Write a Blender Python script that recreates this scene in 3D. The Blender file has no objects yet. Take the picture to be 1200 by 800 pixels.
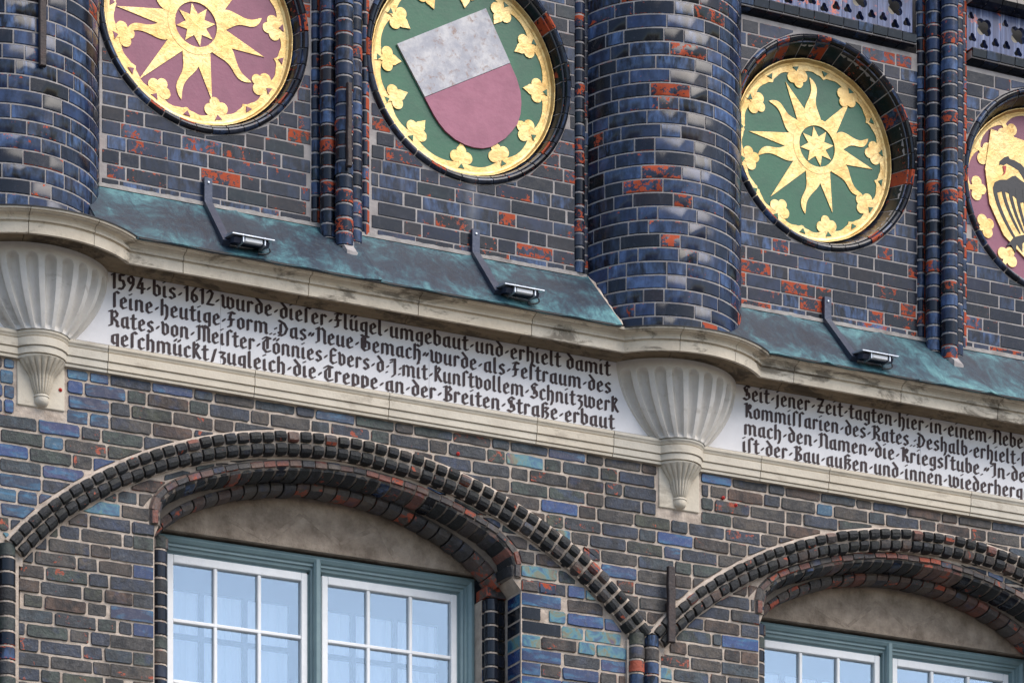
import bpy, bmesh, math, random
from math import sin, cos, pi, sqrt, radians, atan2, hypot, acos, asin
from mathutils import Vector, Matrix
random.seed(7)
S = bpy.context.scene
COL = S.collection

# ------------------------------------------------------------------ camera, sky, sun, exposure
ALPHA = 0.4467                      # the lens looks this far to the right of the wall's normal
CAM = (-8.6, -17.944, 1.696)        # on the square, eye height
cam = bpy.data.cameras.new('camera'); cob = bpy.data.objects.new('camera', cam); COL.objects.link(cob)
cob.location = CAM; cob.rotation_euler = (pi / 2, 0, -ALPHA)
cam.sensor_width = 36; cam.lens = 4282.9 / 1200 * 36; cam.shift_y = 1594.7 / 1200
cam.clip_end = 500; cam.clip_start = .5
S.camera = cob
SUN_EL, SUN_AZ = radians(52), radians(148)    # azimuth from +Y clockwise: in front of the wall, to its right
w = bpy.data.worlds.new('World'); S.world = w; w.use_nodes = True
nt = w.node_tree
bg = nt.nodes['Background']; bg.inputs['Strength'].default_value = .15
sk = nt.nodes.new('ShaderNodeTexSky'); sk.sky_type = 'NISHITA'; sk.sun_disc = False
sk.sun_elevation = SUN_EL; sk.sun_rotation = SUN_AZ; sk.air_density = 1.0; sk.dust_density = 1.5
nt.links.new(sk.outputs[0], bg.inputs[0])
sl = bpy.data.lights.new('sun', 'SUN'); sl.energy = 2.2; sl.angle = radians(48); sl.color = (1, .93, .84)
so = bpy.data.objects.new('sun', sl); COL.objects.link(so)
so.rotation_euler = Vector((sin(SUN_AZ) * cos(SUN_EL), cos(SUN_AZ) * cos(SUN_EL), sin(SUN_EL))).to_track_quat('Z', 'Y').to_euler()
S.view_settings.view_transform = 'Standard'; S.view_settings.look = 'None'
S.view_settings.exposure = 0.6; S.view_settings.gamma = 1
S.render.engine = 'CYCLES'

# ------------------------------------------------------------------ frame: x along the wall, d out of the wall, z up (wall coordinates)
OX, OZ = 8.6, 10.53
def V(x, d, z): return (x - OX, -d, z + OZ)
def proj(x, d, z):
    dx, dy, dz = x - OX - CAM[0], -d - CAM[1], z + OZ - CAM[2]
    R = dx * cos(ALPHA) - dy * sin(ALPHA); F = dx * sin(ALPHA) + dy * cos(ALPHA)
    return 600 + 4282.9 * R / F, 400 + 1594.7 - 4282.9 * dz / F
def inview(x, d, z, m=22):
    u, v = proj(x, d, z); return -m < u < 1200 + m and -m < v < 800 + m

# ------------------------------------------------------------------ materials
class N:
    def __init__(s, name):
        s.m = bpy.data.materials.new(name); s.m.use_nodes = True; s.t = s.m.node_tree
        s.b = s.t.nodes['Principled BSDF']
    def n(s, typ, **k):
        x = s.t.nodes.new(typ)
        for a, v in k.items():
            if a.startswith('i_'):
                key = a[2:]
                key = int(key) if key.isdigit() else key.replace('_', ' ')
                if hasattr(v, 'links') or isinstance(v, bpy.types.NodeSocket): s.t.links.new(v, x.inputs[key])
                else: x.inputs[key].default_value = v
            else: setattr(x, a, v)
        return x
    def l(s, a, b): s.t.links.new(a, b)
    def math(s, op, a, b=0., clamp=False):
        return s.n('ShaderNodeMath', operation=op, use_clamp=clamp, i_0=a, i_1=b).outputs[0]
    def rnd(s, k=1.):
        oi = s.n('ShaderNodeObjectInfo').outputs['Random']; ge = s.n('ShaderNodeNewGeometry').outputs['Random Per Island']
        return s.math('FRACT', s.math('MULTIPLY', s.math('ADD', oi, ge), k))
    def coord(s, sc=(1, 1, 1), off=None):
        tc = s.n('ShaderNodeTexCoord').outputs['Object']
        if off is not None:
            tc = s.n('ShaderNodeVectorMath', operation='ADD', i_0=tc, i_1=s.n('ShaderNodeCombineXYZ', i_0=s.math('MULTIPLY', off, 37.), i_1=s.math('MULTIPLY', off, 53.), i_2=s.math('MULTIPLY', off, 71.)).outputs[0]).outputs[0]
        return s.n('ShaderNodeMapping', i_Vector=tc, i_Scale=sc).outputs[0]
    def noise(s, vec, scale, detail=4., rough=.6, dist=0.):
        return s.n('ShaderNodeTexNoise', i_Vector=vec, i_Scale=scale, i_Detail=detail, i_Roughness=rough, i_Distortion=dist).outputs['Fac']
    def dirt(s, col, amt=.6):
        g = s.n('ShaderNodeNewGeometry').outputs['Position']
        n = s.noise(s.n('ShaderNodeMapping', i_Vector=g, i_Scale=(2.2, 2.2, 1.1)).outputs[0], 1.3, 6, .72, .5)
        col = s.mix(s.math('MULTIPLY', s.step(n, .47, .62), amt), col, (.006, .007, .009))
        n = s.noise(s.n('ShaderNodeMapping', i_Vector=g, i_Scale=(9, 9, 2.5)).outputs[0], 1.1, 6, .75)
        return s.mix(s.math('MULTIPLY', s.step(n, .57, .70), .22), col, (.13, .14, .17))
    def edge(s):
        z = s.n('ShaderNodeSeparateXYZ', i_0=s.n('ShaderNodeTexCoord').outputs['Object']).outputs[2]
        return s.math('MULTIPLY', s.step(s.math('ABSOLUTE', z), .018, .034), .075)
    def ramp(s, fac, stops, interp='LINEAR'):
        r = s.n('ShaderNodeValToRGB', i_0=fac); cr = r.color_ramp; cr.interpolation = interp
        while len(cr.elements) < len(stops): cr.elements.new(.5)
        for e, (p, c) in zip(cr.elements, stops):
            e.position = p; e.color = (*c, 1) if len(c) == 3 else (c[0],) * 3 + (1,)
        return r.outputs[0]
    def step(s, fac, a, b):
        return s.n('ShaderNodeMapRange', i_0=fac, i_1=a, i_2=b, i_3=0., i_4=1.).outputs[0]
    def mix(s, f, a, b):
        x = s.n('ShaderNodeMix', data_type='RGBA')
        for i, v in ((0, f), (6, a), (7, b)):
            if isinstance(v, bpy.types.NodeSocket): s.l(v, x.inputs[i])
            else: x.inputs[i].default_value = (*v, 1) if isinstance(v, tuple) else v
        return x.outputs[2]
    def fin(s, col, rough=.6, bump=None, bs=.3, bd=.01, metal=0., coat=None, ior=None):
        for k, v in (('Base Color', col), ('Roughness', rough), ('Metallic', metal), ('Coat Weight', coat), ('IOR', ior)):
            if v is None: continue
            if isinstance(v, bpy.types.NodeSocket): s.l(v, s.b.inputs[k])
            else: s.b.inputs[k].default_value = (*v, 1) if isinstance(v, tuple) else v
        if bump is not None:
            bn = s.n('ShaderNodeBump', i_Height=bump, i_Strength=bs, i_Distance=bd); s.l(bn.outputs[0], s.b.inputs['Normal'])
        return s.m
MAT = {}
def glaze(name, red=.5, ramp=None, blue=.4, rough=.27, bs=.12, pw=2.5):
    m = N(name); r = m.rnd(); r2 = m.rnd(7.31); c = m.coord(off=r)
    base = m.ramp(r, ramp or [(0, (.007, .009, .017)), (.16, (.012, .018, .040)), (.30, (.004, .005, .008)), (.44, (.024, .033, .064)), (.56, (.009, .011, .017)), (.68, (.013, .015, .032)), (.78, (.005, .007, .016)), (.86, (.018, .014, .015)), (.94, (.010, .018, .022))], 'CONSTANT')
    st = m.noise(m.coord((16, 16, 5), r), 1.5, 4, .65, .3)
    blot = m.noise(c, 13, 5, .65)
    f = m.math('MULTIPLY', m.step(st, .40, .62), m.step(r2, 1 - blue, 1.0))
    col = m.mix(m.math('MULTIPLY', f, .85), base, (.085, .15, .31))  # pale blue streaks: glaze drips, with reflected sheen painted into the colour
    col = m.mix(m.math('MULTIPLY', m.step(blot, .45, .66), .7), col, (.008, .009, .013))
    col = m.mix(m.math('MULTIPLY', m.step(m.noise(c, 48, 5, .7), .56, .72), .35), col, (.06, .065, .09))
    wear = m.noise(c, 17, 6, .7, .4)
    r3 = m.rnd(3.77)
    th = m.math('SUBTRACT', .72, m.math('MULTIPLY', m.math('POWER', r3, pw), red * .27))
    wear = m.math('ADD', wear, m.edge()); wear = m.math('ADD', m.math('MULTIPLY', wear, .7), m.math('MULTIPLY', m.noise(c, 55, 4, .7), .3))
    wm = m.step(m.math('SUBTRACT', wear, th), 0., .012)
    col = m.dirt(col)
    redc = m.mix(m.noise(c, 60, 3), (.24, .030, .012), (.44, .080, .024))
    col = m.mix(wm, col, redc)
    g = m.n('ShaderNodeSeparateXYZ', i_0=m.n('ShaderNodeNewGeometry').outputs['Position'])      # pale lime streak running down from the shield medallion
    xx = m.math('ADD', m.math('ADD', g.outputs[0], .175), m.math('MULTIPLY', m.noise(c, 8, 3), .06))
    lime = m.math('MULTIPLY', m.step(m.math('ABSOLUTE', m.math('SUBTRACT', xx, .03)), .055, .0), m.math('MULTIPLY', m.step(g.outputs[2], 9.60, 9.85), m.step(g.outputs[2], 10.08, 9.98)))
    col = m.mix(m.math('MULTIPLY', m.math('MULTIPLY', lime, m.noise(c, 25, 4)), .55, True), col, (.30, .31, .34))
    ro = m.math('ADD', m.math('MULTIPLY', wm, .6), m.math('ADD', rough * .55, m.math('MULTIPLY', m.noise(c, 30, 3), rough * .6)))
    h = m.math('ADD', m.math('MULTIPLY', m.noise(c, 9, 2), .8), m.math('MULTIPLY', wm, -.25))
    h = m.math('ADD', h, m.math('MULTIPLY', m.noise(c, 70, 4), .12))
    MAT[name] = m.fin(col, ro, h, bs, .012, ior=1.40)
glaze('glazed_brick', .68, pw=2.)
glaze('glazed_red', .88, blue=.55, pw=.6)
glaze('worn_red', 1.25, blue=.5, pw=.15)
glaze('glazed_pier', .52, ramp=[(0, (.009, .014, .032)), (.16, (.016, .028, .075)), (.3, (.004, .005, .009)), (.45, (.032, .052, .115)), (.58, (.008, .010, .018)), (.7, (.020, .030, .068)), (.82, (.004, .005, .011)), (.92, (.018, .013, .015))], blue=.85, rough=.25)  # strong blue streaks put the piers' blue-white sheen into the base colour
glaze('glazed_black', .12, ramp=[(0, (.008, .009, .012)), (.5, (.012, .014, .022)), (.8, (.010, .012, .018))], blue=.2, rough=.2)
glaze('glazed_ring', .35, ramp=[(0, (.010, .011, .016)), (.35, (.016, .020, .034)), (.6, (.020, .020, .024)), (.82, (.035, .04, .06))], blue=.3, rough=.22)
def slate(name, stops, red=.3, rough=.55, bs=.75, spk=.45, dk=.85, di=.55):
    m = N(name); r = m.rnd(); c = m.coord(off=r)
    base = m.ramp(r, stops, 'CONSTANT')
    n1 = m.noise(c, 16, 6, .7); n2 = m.noise(c, 60, 5, .7)
    col = m.mix(m.math('MULTIPLY', m.step(n1, .43, .62), dk), base, (.014, .015, .019))
    col = m.mix(m.math('MULTIPLY', m.step(n2, .52, .66), spk), col, (.15, .145, .145))
    col = m.mix(m.math('MULTIPLY', m.step(m.noise(c, 11, 3, .6), .54, .64), m.math('MULTIPLY', m.step(m.rnd(9.1), .5, .9), spk)), col, (.040, .065, .14))
    r3 = m.rnd(5.13); th = m.math('SUBTRACT', .74, m.math('MULTIPLY', m.math('POWER', r3, 3.), red * .27))
    wm = m.step(m.math('SUBTRACT', m.noise(c, 20, 5, .7, .5), th), 0., .02)
    col = m.dirt(col, di)
    col = m.mix(wm, col, (.33, .065, .030))
    h = m.math('ADD', m.math('MULTIPLY', n1, .7), m.math('MULTIPLY', n2, .45))
    MAT[name] = m.fin(col, m.math('ADD', rough - .15, m.math('MULTIPLY', n2, .45)), h, bs, .016)
slate('slate_brick', [(0, (.040, .050, .075)), (.14, (.070, .060, .052)), (.28, (.034, .044, .070)), (.42, (.048, .064, .055)), (.56, (.078, .062, .050)), (.68, (.040, .046, .056)), (.8, (.050, .068, .082)), (.9, (.055, .060, .040))], .7)
slate('brown_brick', [(0, (.09, .062, .048)), (.3, (.075, .06, .052)), (.6, (.12, .075, .055)), (.8, (.07, .065, .062))], .8, .65)
slate('black_header', [(0, (.012, .013, .011)), (.4, (.008, .009, .010)), (.75, (.020, .020, .015)), (.95, (.05, .038, .03))], .5, .6, .9, .12)
slate('arch_brick', [(0, (.13, .070, .055)), (.2, (.075, .060, .055)), (.42, (.22, .080, .055)), (.62, (.17, .105, .080)), (.8, (.05, .045, .045))], 1.2, .55, .9, .45, .45, .15)
slate('roll_brick', [(0, (.085, .072, .062)), (.3, (.05, .048, .052)), (.55, (.12, .095, .078)), (.8, (.10, .062, .048))], 1.0, .5, .9, .45, .5, .2)
# blue glaze that runs from violet through cobalt to teal, a real colour play of the glaze
m = N('cobalt_brick'); r = m.rnd(); c = m.coord(off=r)
base = m.ramp(r, [(0, (.012, .024, .085)), (.25, (.014, .038, .14)), (.45, (.022, .020, .050)), (.6, (.022, .070, .115)), (.72, (.014, .025, .055)), (.9, (.03, .032, .10))], 'CONSTANT')
v = m.noise(m.coord((7, 7, 24), r), 1., 3, .6, .6)
col = m.mix(m.step(v, .5, .72), base, (.03, .14, .25)); col = m.mix(m.step(v, .68, .82), col, (.17, .26, .20))
col = m.mix(m.step(m.noise(c, 26, 5, .7), .56, .72), col, (.015, .016, .03))
MAT['cobalt_brick'] = m.fin(col, m.math('MULTIPLY', m.noise(c, 40, 3), .5), m.noise(c, 12, 4), .3, .012, ior=1.6)
m = N('teal_brick'); r = m.rnd(); c = m.coord(off=r); v = m.noise(c, 14, 4, .6, .8)
col = m.ramp(v, [(.3, (.03, .06, .12)), (.43, (.035, .12, .20)), (.52, (.07, .20, .22)), (.60, (.14, .16, .10)), (.68, (.16, .11, .06)), (.8, (.06, .04, .13))])
MAT['teal_brick'] = m.fin(col, .28, m.noise(c, 12, 4), .3, .012, ior=1.6)
def plain(name, a, b, sc=8., rough=.7, bs=.3, metal=0., sc2=70., bd=.01, detail=6):
    m = N(name); c = m.coord()
    n1 = m.noise(c, sc, detail, .65); n2 = m.noise(c, sc2, 4, .6)
    col = m.mix(m.step(n1, .35, .68), a, b)
    MAT[name] = m.fin(col, rough, m.math('ADD', n1, m.math('MULTIPLY', n2, .5)), bs, bd, metal)
    return m
plain('shaded_mortar', (.20, .165, .135), (.12, .10, .085), 9, .95, .8)  # grey-brown mortar, darkened to carry the shadow between the arch rolls
plain('mortar', (.56, .47, .39), (.33, .265, .215), 14, .95, .9)
plain('mortar_grey', (.40, .37, .355), (.25, .225, .22), 9, .95, .5)
plain('mortar_light', (.36, .34, .32), (.20, .18, .17), 12, .95, .8)
plain('render_panel', (.36, .29, .225), (.165, .125, .092), 9, .85, .8, sc2=26, bd=.02)
plain('slab', (.72, .705, .715), (.64, .625, .63), 5, .65, .12)
plain('lettering', (.028, .015, .017), (.052, .030, .031), 20, .7, .2)
plain('iron', (.035, .028, .028), (.055, .035, .03), 25, .6, .5, .3)
plain('bracket_metal', (.035, .045, .075), (.055, .065, .10), 15, .4, .2, .3)
plain('aluminium', (.70, .72, .75), (.55, .57, .60), 20, .3, .1, .6)
plain('black_plastic', (.015, .016, .02), (.02, .022, .028), 20, .4, .1)
plain('lamp_white', (.8, .8, .8), (.7, .7, .72), 20, .3, .05)
plain('frame_green', (.14, .215, .235), (.18, .265, .28), 6, .45, .2)
plain('white_paint', (.86, .86, .86), (.78, .785, .79), 14, .45, .25)
plain('inner_paint', (.06, .09, .14), (.05, .08, .12), 8, .5, .1)
plain('room_dark', (.05, .06, .08), (.04, .05, .07), 3, .8, .1)
plain('red_plug', (.45, .02, .015), (.38, .02, .015), 30, .4, .1)
plain('paving', (.13, .12, .11), (.09, .085, .08), 2, .85, .4)
plain('base_brick', (.06, .05, .05), (.04, .035, .04), 7, .8, .5)
plain('cream', (.42, .37, .28), (.30, .26, .2), 12, .8, .4)
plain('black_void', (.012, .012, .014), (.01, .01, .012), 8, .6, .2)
plain('mauve', (.26, .075, .125), (.21, .058, .10), 9, .45, .15)
plain('green_paint', (.012, .115, .050), (.009, .085, .038), 7, .35, .12)
plain('rose', (.34, .11, .17), (.27, .078, .13), 11, .5, .2, sc2=35)
plain('black_paint', (.010, .010, .013), (.016, .016, .02), 12, .5, .1)
# worn white field of the shield: grey-blue patches and rusty speckle
m = N('worn_white'); c = m.coord(); n1 = m.noise(c, 9, 6, .7); n2 = m.noise(c, 22, 6, .75, .4)
col = m.mix(m.step(n1, .42, .62), (.36, .36, .40), (.56, .545, .55)); col = m.mix(m.math('MULTIPLY', m.step(n2, .54, .66), .8), col, (.27, .16, .11))
MAT['worn_white'] = m.fin(col, .6, n2, .2)
# gold leaf
m = N('gold_leaf'); c = m.coord(); n1 = m.noise(c, 7, 5, .6); n2 = m.noise(c, 30, 5, .65, .6)
col = m.mix(m.step(n1, .35, .7), (.60, .40, .145), (.70, .53, .26)); col = m.mix(m.math('MULTIPLY', m.step(n2, .52, .68), .55), col, (.40, .19, .04)); col = m.mix(m.math('MULTIPLY', m.step(m.noise(m.n('ShaderNodeNewGeometry').outputs['Position'], 3.2, 5, .7), .52, .66), .5), col, (.45, .25, .07))
MAT['gold_leaf'] = m.fin(col, m.math('ADD', .28, m.math('MULTIPLY', n2, .25)), m.math('ADD', n2, m.noise(c, 12, 3)), .3, .01, .62)
# stone of the cornice with soot, cleaner stone below
def stone(name, a, b, soot, amt, lo=.5):
    m = N(name); r = m.rnd(); c = m.coord(off=r); g = m.n('ShaderNodeNewGeometry').outputs['Position']
    n1 = m.noise(g, 5, 6, .7); n2 = m.noise(g, 60, 5, .65); n3 = m.noise(m.n('ShaderNodeMapping', i_Vector=g, i_Scale=(3.2, 6, 9)).outputs[0], 1.2, 7, .72, .5)
    col = m.mix(m.step(n1, .35, .65), a, b); col = m.mix(m.math('MULTIPLY', r, .35), col, (a[0] * 1.1, a[1] * .98, a[2] * .82))
    col = m.mix(m.math('MULTIPLY', m.step(n3, lo, lo + .09), amt), col, soot)
    col = m.mix(m.math('MULTIPLY', m.step(n2, .6, .75), .25), col, (soot[0] * 1.5, soot[1] * 1.4, soot[2] * 1.3))
    MAT[name] = m.fin(col, .8, m.math('ADD', n1, m.math('MULTIPLY', n2, .6)), .35, .01)
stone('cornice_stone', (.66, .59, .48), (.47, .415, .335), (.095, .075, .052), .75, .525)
stone('dark_soffit_stone', (.30, .235, .155), (.20, .155, .10), (.07, .052, .035), .8, .48)  # darker, browner colour along the underside of the cornice
stone('clean_stone', (.62, .57, .48), (.50, .455, .38), (.30, .25, .19), .5, .56)
stone('bowl_stone', (.62, .595, .56), (.52, .49, .45), (.24, .20, .15), .35, .58)
# copper: dark slate brown under a broken blue-green patina that runs down the slope
m = N('copper'); g = m.n('ShaderNodeNewGeometry').outputs['Position']
n1 = m.noise(g, 2.0, 7, .74, .6); n2 = m.noise(m.n('ShaderNodeMapping', i_Vector=g, i_Scale=(6, 3, 3)).outputs[0], 1.3, 8, .78, 1.2); n3 = m.noise(g, 40, 5, .7)
pz = m.n('ShaderNodeSeparateXYZ', i_0=g).outputs[2]
ed = m.math('ADD', m.math('MULTIPLY', m.step(m.math('ABSOLUTE', m.math('SUBTRACT', pz, OZ - 1.14)), .05, .2), .10), 0.)
f = m.math('ADD', m.math('ADD', m.math('MULTIPLY', n1, .75), m.math('MULTIPLY', n2, .55)), ed)
col = m.ramp(f, [(.56, (.012, .017, .030)), (.66, (.018, .032, .052)), (.715, (.028, .068, .090)), (.775, (.050, .135, .160)), (.86, (.10, .24, .25)), (.94, (.20, .40, .38))])
col = m.mix(m.math('MULTIPLY', m.step(n3, .55, .72), .22), col, (.16, .27, .28))
MAT['copper'] = m.fin(col, m.math('ADD', .35, m.math('MULTIPLY', n3, .3)), m.math('ADD', n2, m.math('MULTIPLY', n3, .3)), .35, .012, .15)
# tracery glaze: pale blue with white drips
m = N('tracery_glaze'); g = m.n('ShaderNodeNewGeometry').outputs['Position']; r = m.rnd()
n1 = m.noise(m.n('ShaderNodeMapping', i_Vector=g, i_Scale=(60, 60, 3)).outputs[0], 1., 3, .6)
n2 = m.noise(g, 14, 5, .7)
col = m.mix(m.step(n1, .42, .6), (.022, .035, .11), (.09, .125, .26)); col = m.mix(m.step(n1, .63, .7), col, (.45, .45, .5))
col = m.mix(m.math('MULTIPLY', m.step(n2, .58, .62), m.step(r, .2, .6)), col, (.5, .10, .05))
MAT['tracery_glaze'] = m.fin(col, .3, n1, .4, .006, ior=1.55)
# window glass
m = N('window_glass'); t = m.t
for x in list(t.nodes):
    if x.type == 'BSDF_PRINCIPLED': t.nodes.remove(x)
out = [x for x in t.nodes if x.type == 'OUTPUT_MATERIAL'][0]
gl = m.n('ShaderNodeBsdfGlossy', i_Roughness=.02); gl.inputs[0].default_value = (.80, .92, 1, 1)
tr = m.n('ShaderNodeBsdfTransparent'); tr.inputs[0].default_value = (.98, .99, 1, 1)
fr = m.n('ShaderNodeFresnel', i_IOR=1.6).outputs[0]
mx = m.n('ShaderNodeMixShader', i_0=m.math('ADD', m.math('MULTIPLY', fr, 1.1), .16, True)); m.l(tr.outputs[0], mx.inputs[1]); m.l(gl.outputs[0], mx.inputs[2]); m.l(mx.outputs[0], out.inputs[0])
bn = m.n('ShaderNodeBump', i_Height=m.noise(m.coord(), 3, 2), i_Strength=.05, i_Distance=.01); m.l(bn.outputs[0], gl.inputs['Normal'])
MAT['window_glass'] = m.m
# curtain
m = N('curtain_cloth'); n1 = m.noise(m.coord((30, 1, .6)), 1., 4)
MAT['curtain_cloth'] = m.fin(m.mix(n1, (.82, .86, .90), (.92, .95, .97)), .9, n1, .6, .03)
tl = m.n('ShaderNodeBsdfTranslucent'); tl.inputs[0].default_value = (.95, .97, 1, 1); ou = [x for x in m.t.nodes if x.type == 'OUTPUT_MATERIAL'][0]
mx = m.n('ShaderNodeMixShader', i_0=.62); m.l(m.b.outputs[0], mx.inputs[1]); m.l(tl.outputs[0], mx.inputs[2]); m.l(mx.outputs[0], ou.inputs[0])

# ------------------------------------------------------------------ helpers
def setp(o, label=None, cat=None, group=None, kind=None):
    for k, v in (('label', label), ('category', cat), ('group', group), ('kind', kind)):
        if v: o[k] = v
    return o
def thing(name, label, cat, at=(9, 0, 0), group=None, kind=None):
    o = bpy.data.objects.new(name, None); o.location = V(*at); o.empty_display_size = .1
    COL.objects.link(o); return setp(o, label, cat, group, kind)
def mesh(name, vs, fs, mat, smooth=None):
    me = bpy.data.meshes.new(name); me.from_pydata(vs, [], fs)
    me.materials.append(MAT[mat])
    if smooth is not None:
        me.shade_smooth(); me.set_sharp_from_angle(angle=radians(smooth))
    return me
def put(name, me, parent=None, at=None, rot=None, label=None, kind=None, scale=None):
    """link a mesh; `at` is a world position; children get the inverse of the parent's offset"""
    o = bpy.data.objects.new(name, me); COL.objects.link(o)
    loc = Vector(at) if at is not None else Vector((0, 0, 0))
    if parent is not None:
        o.parent = parent; p = parent
        while p is not None: loc = loc - p.location; p = p.parent
    o.location = loc
    if rot: o.rotation_euler = rot
    if scale: o.scale = scale
    return setp(o, label, kind=kind)
class MB:
    def __init__(s): s.v = []; s.f = []
    def add(s, vs, fs, off=(0, 0, 0)):
        n = len(s.v); s.v += [(a + off[0], b + off[1], c + off[2]) for a, b, c in vs]; s.f += [tuple(i + n for i in f) for f in fs]; return s
    def box(s, x0, x1, d0, d1, z0, z1):
        vs = [V(x, d, z) for z in (z0, z1) for d in (d0, d1) for x in (x0, x1)]
        return s.add(vs, [(0, 1, 3, 2), (4, 6, 7, 5), (0, 4, 5, 1), (2, 3, 7, 6), (0, 2, 6, 4), (1, 5, 7, 3)])
    def put(s, name, mat, parent=None, smooth=None, label=None, kind=None): return put(name, mesh(name, s.v, s.f, mat, smooth), parent, label=label, kind=kind)
def rbox(x0, x1, d0, d1, z0, z1, b):
    """box with its long edges eased, local world coordinates"""
    out = []
    P = [(x0 + b, z0), (x1 - b, z0), (x1, z0 + b), (x1, z1 - b), (x1 - b, z1), (x0 + b, z1), (x0, z1 - b), (x0, z0 + b)]
    vs, fs = prism(P, d1, d0, b); return [(x - OX, y, z + OZ) for x, y, z in vs], fs
def prism(poly, dfront, dback, ch=.0, bulge=0.):
    """solid with outline poly (x,z), CCW seen from the front, chamfered front; local coordinates (x,-d,z)"""
    n = len(poly); fs = []
    vs = [(x, -dback, z) for x, z in poly]
    if ch > 0:
        vs += [(x, -(dfront - ch), z) for x, z in poly]
        ins = inset(poly, ch); vs += [(x, -dfront, z) for x, z in ins]; L = 3
    else:
        vs += [(x, -dfront, z) for x, z in poly]; L = 2
    for k in range(L - 1):
        for i in range(n):
            j = (i + 1) % n; fs.append((k * n + i, k * n + j, (k + 1) * n + j, (k + 1) * n + i))
    if bulge:
        cx = sum(p[0] for p in poly) / n; cz = sum(p[1] for p in poly) / n; vs.append((cx, -dfront - bulge, cz)); c = len(vs) - 1
        b = (L - 1) * n; fs += [(b + i, b + (i + 1) % n, c) for i in range(n)]
    else: fs.append(tuple(range((L - 1) * n, L * n)))
    fs.append(tuple(reversed(range(n))))
    return vs, fs
def inset(poly, t):
    n = len(poly); out = []
    for i in range(n):
        p0, p1, p2 = Vector(poly[i - 1]), Vector(poly[i]), Vector(poly[(i + 1) % n])
        a = (p1 - p0); b = (p2 - p1)
        if a.length < 1e-6 or b.length < 1e-6: out.append(tuple(p1)); continue
        a.normalize(); b.normalize()
        na, nb = Vector((-a.y, a.x)), Vector((-b.y, b.x)); m = na + nb
        k = t / max(.35, (m.length_squared / 2)); out.append(tuple(p1 + m * k))
    return out
def area(p): return .5 * sum(p[i - 1][0] * p[i][1] - p[i][0] * p[i - 1][1] for i in range(len(p)))
def clip(poly, nx, nz, c):
    """keep the side where nx*x+nz*z >= c"""
    out = []
    for i in range(len(poly)):
        a, b = poly[i - 1], poly[i]; fa, fb = nx * a[0] + nz * a[1] - c, nx * b[0] + nz * b[1] - c
        if (fa >= 0) != (fb >= 0):
            t = fa / (fa - fb); out.append((a[0] + (b[0] - a[0]) * t, a[1] + (b[1] - a[1]) * t))
        if fb >= 0: out.append(b)
    return out
def outside(cx, cz, r):
    def f(poly):
        if all(hypot(x - cx, z - cz) >= r for x, z in poly) and not inpoly(cx, cz, poly): return poly
        mx = sum(p[0] for p in poly) / len(poly) - cx; mz = sum(p[1] for p in poly) / len(poly) - cz; L = hypot(mx, mz) or 1
        return clip(poly, mx / L, mz / L, (mx * cx + mz * cz) / L + r)
    return f
def inside(cx, cz, r):
    def f(poly):
        if all(hypot(x - cx, z - cz) <= r for x, z in poly): return poly
        mx = sum(p[0] for p in poly) / len(poly) - cx; mz = sum(p[1] for p in poly) / len(poly) - cz; L = hypot(mx, mz) or 1
        return clip(poly, -mx / L, -mz / L, -((mx * cx + mz * cz) / L + r))
    return f
def inpoly(x, z, poly): return all((poly[i][0] - poly[i - 1][0]) * (z - poly[i - 1][1]) - (poly[i][1] - poly[i - 1][1]) * (x - poly[i - 1][0]) >= 0 for i in range(len(poly)))
def cut_rect(x0, x1, z0, z1): return ('rect', x0, x1, z0, z1)
def roughen(poly, j, rng, step=.035):
    out = []
    for i in range(len(poly)):
        a, b = poly[i], poly[(i + 1) % len(poly)]; L = hypot(b[0] - a[0], b[1] - a[1]); k = max(1, int(L / step)) if j else 1
        for q in range(k):
            t = q / k
            out.append((a[0] + (b[0] - a[0]) * t + rng.uniform(-j, j), a[1] + (b[1] - a[1]) * t + rng.uniform(-j, j)))
    return out
_cache = {}
def brick_piece(poly, mat, rng, thick=.05, ch=.003, j=0., tilt=True):
    """-> (mesh, centre) ; whole bricks share meshes, cut ones are their own"""
    cx = sum(p[0] for p in poly) / len(poly); cz = sum(p[1] for p in poly) / len(poly)
    xs = [p[0] for p in poly]; zs = [p[1] for p in poly]; w_, h_ = max(xs) - min(xs), max(zs) - min(zs)
    full = len(poly) == 4 and abs(area(poly) - w_ * h_) < 1e-6
    key = (mat, round(w_, 2), round(h_, 3), rng.randrange(5)) if full else None
    if full and key in _cache: return _cache[key], (cx, cz)
    lp = [(x - cx, z - cz) for x, z in poly]
    if full:
        ww = round(w_, 2); lp = [(-ww / 2, -h_ / 2), (ww / 2, -h_ / 2), (ww / 2, h_ / 2), (-ww / 2, h_ / 2)]
    # knock the corners off
    if j or len(lp) >= 3:
        c = .003 if j == 0 else .006
        q = []
        for i in range(len(lp)):
            a, b, d = Vector(lp[i - 1]), Vector(lp[i]), Vector(lp[(i + 1) % len(lp)])
            if (a - b).length > 4 * c and (d - b).length > 4 * c:
                c1 = c * rng.uniform(.5, 1.6 if j else 1.1); q += [tuple(b + (a - b).normalized() * c1), tuple(b + (d - b).normalized() * c1)]
            else: q.append(tuple(b))
        lp = q
    if j: lp = roughen(lp, j, rng)
    vs, fs = prism(lp, 0, -thick, ch)
    me = mesh('brick', vs, fs, mat, 28)
    if full: _cache[key] = me
    return me, (cx, cz)
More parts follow.
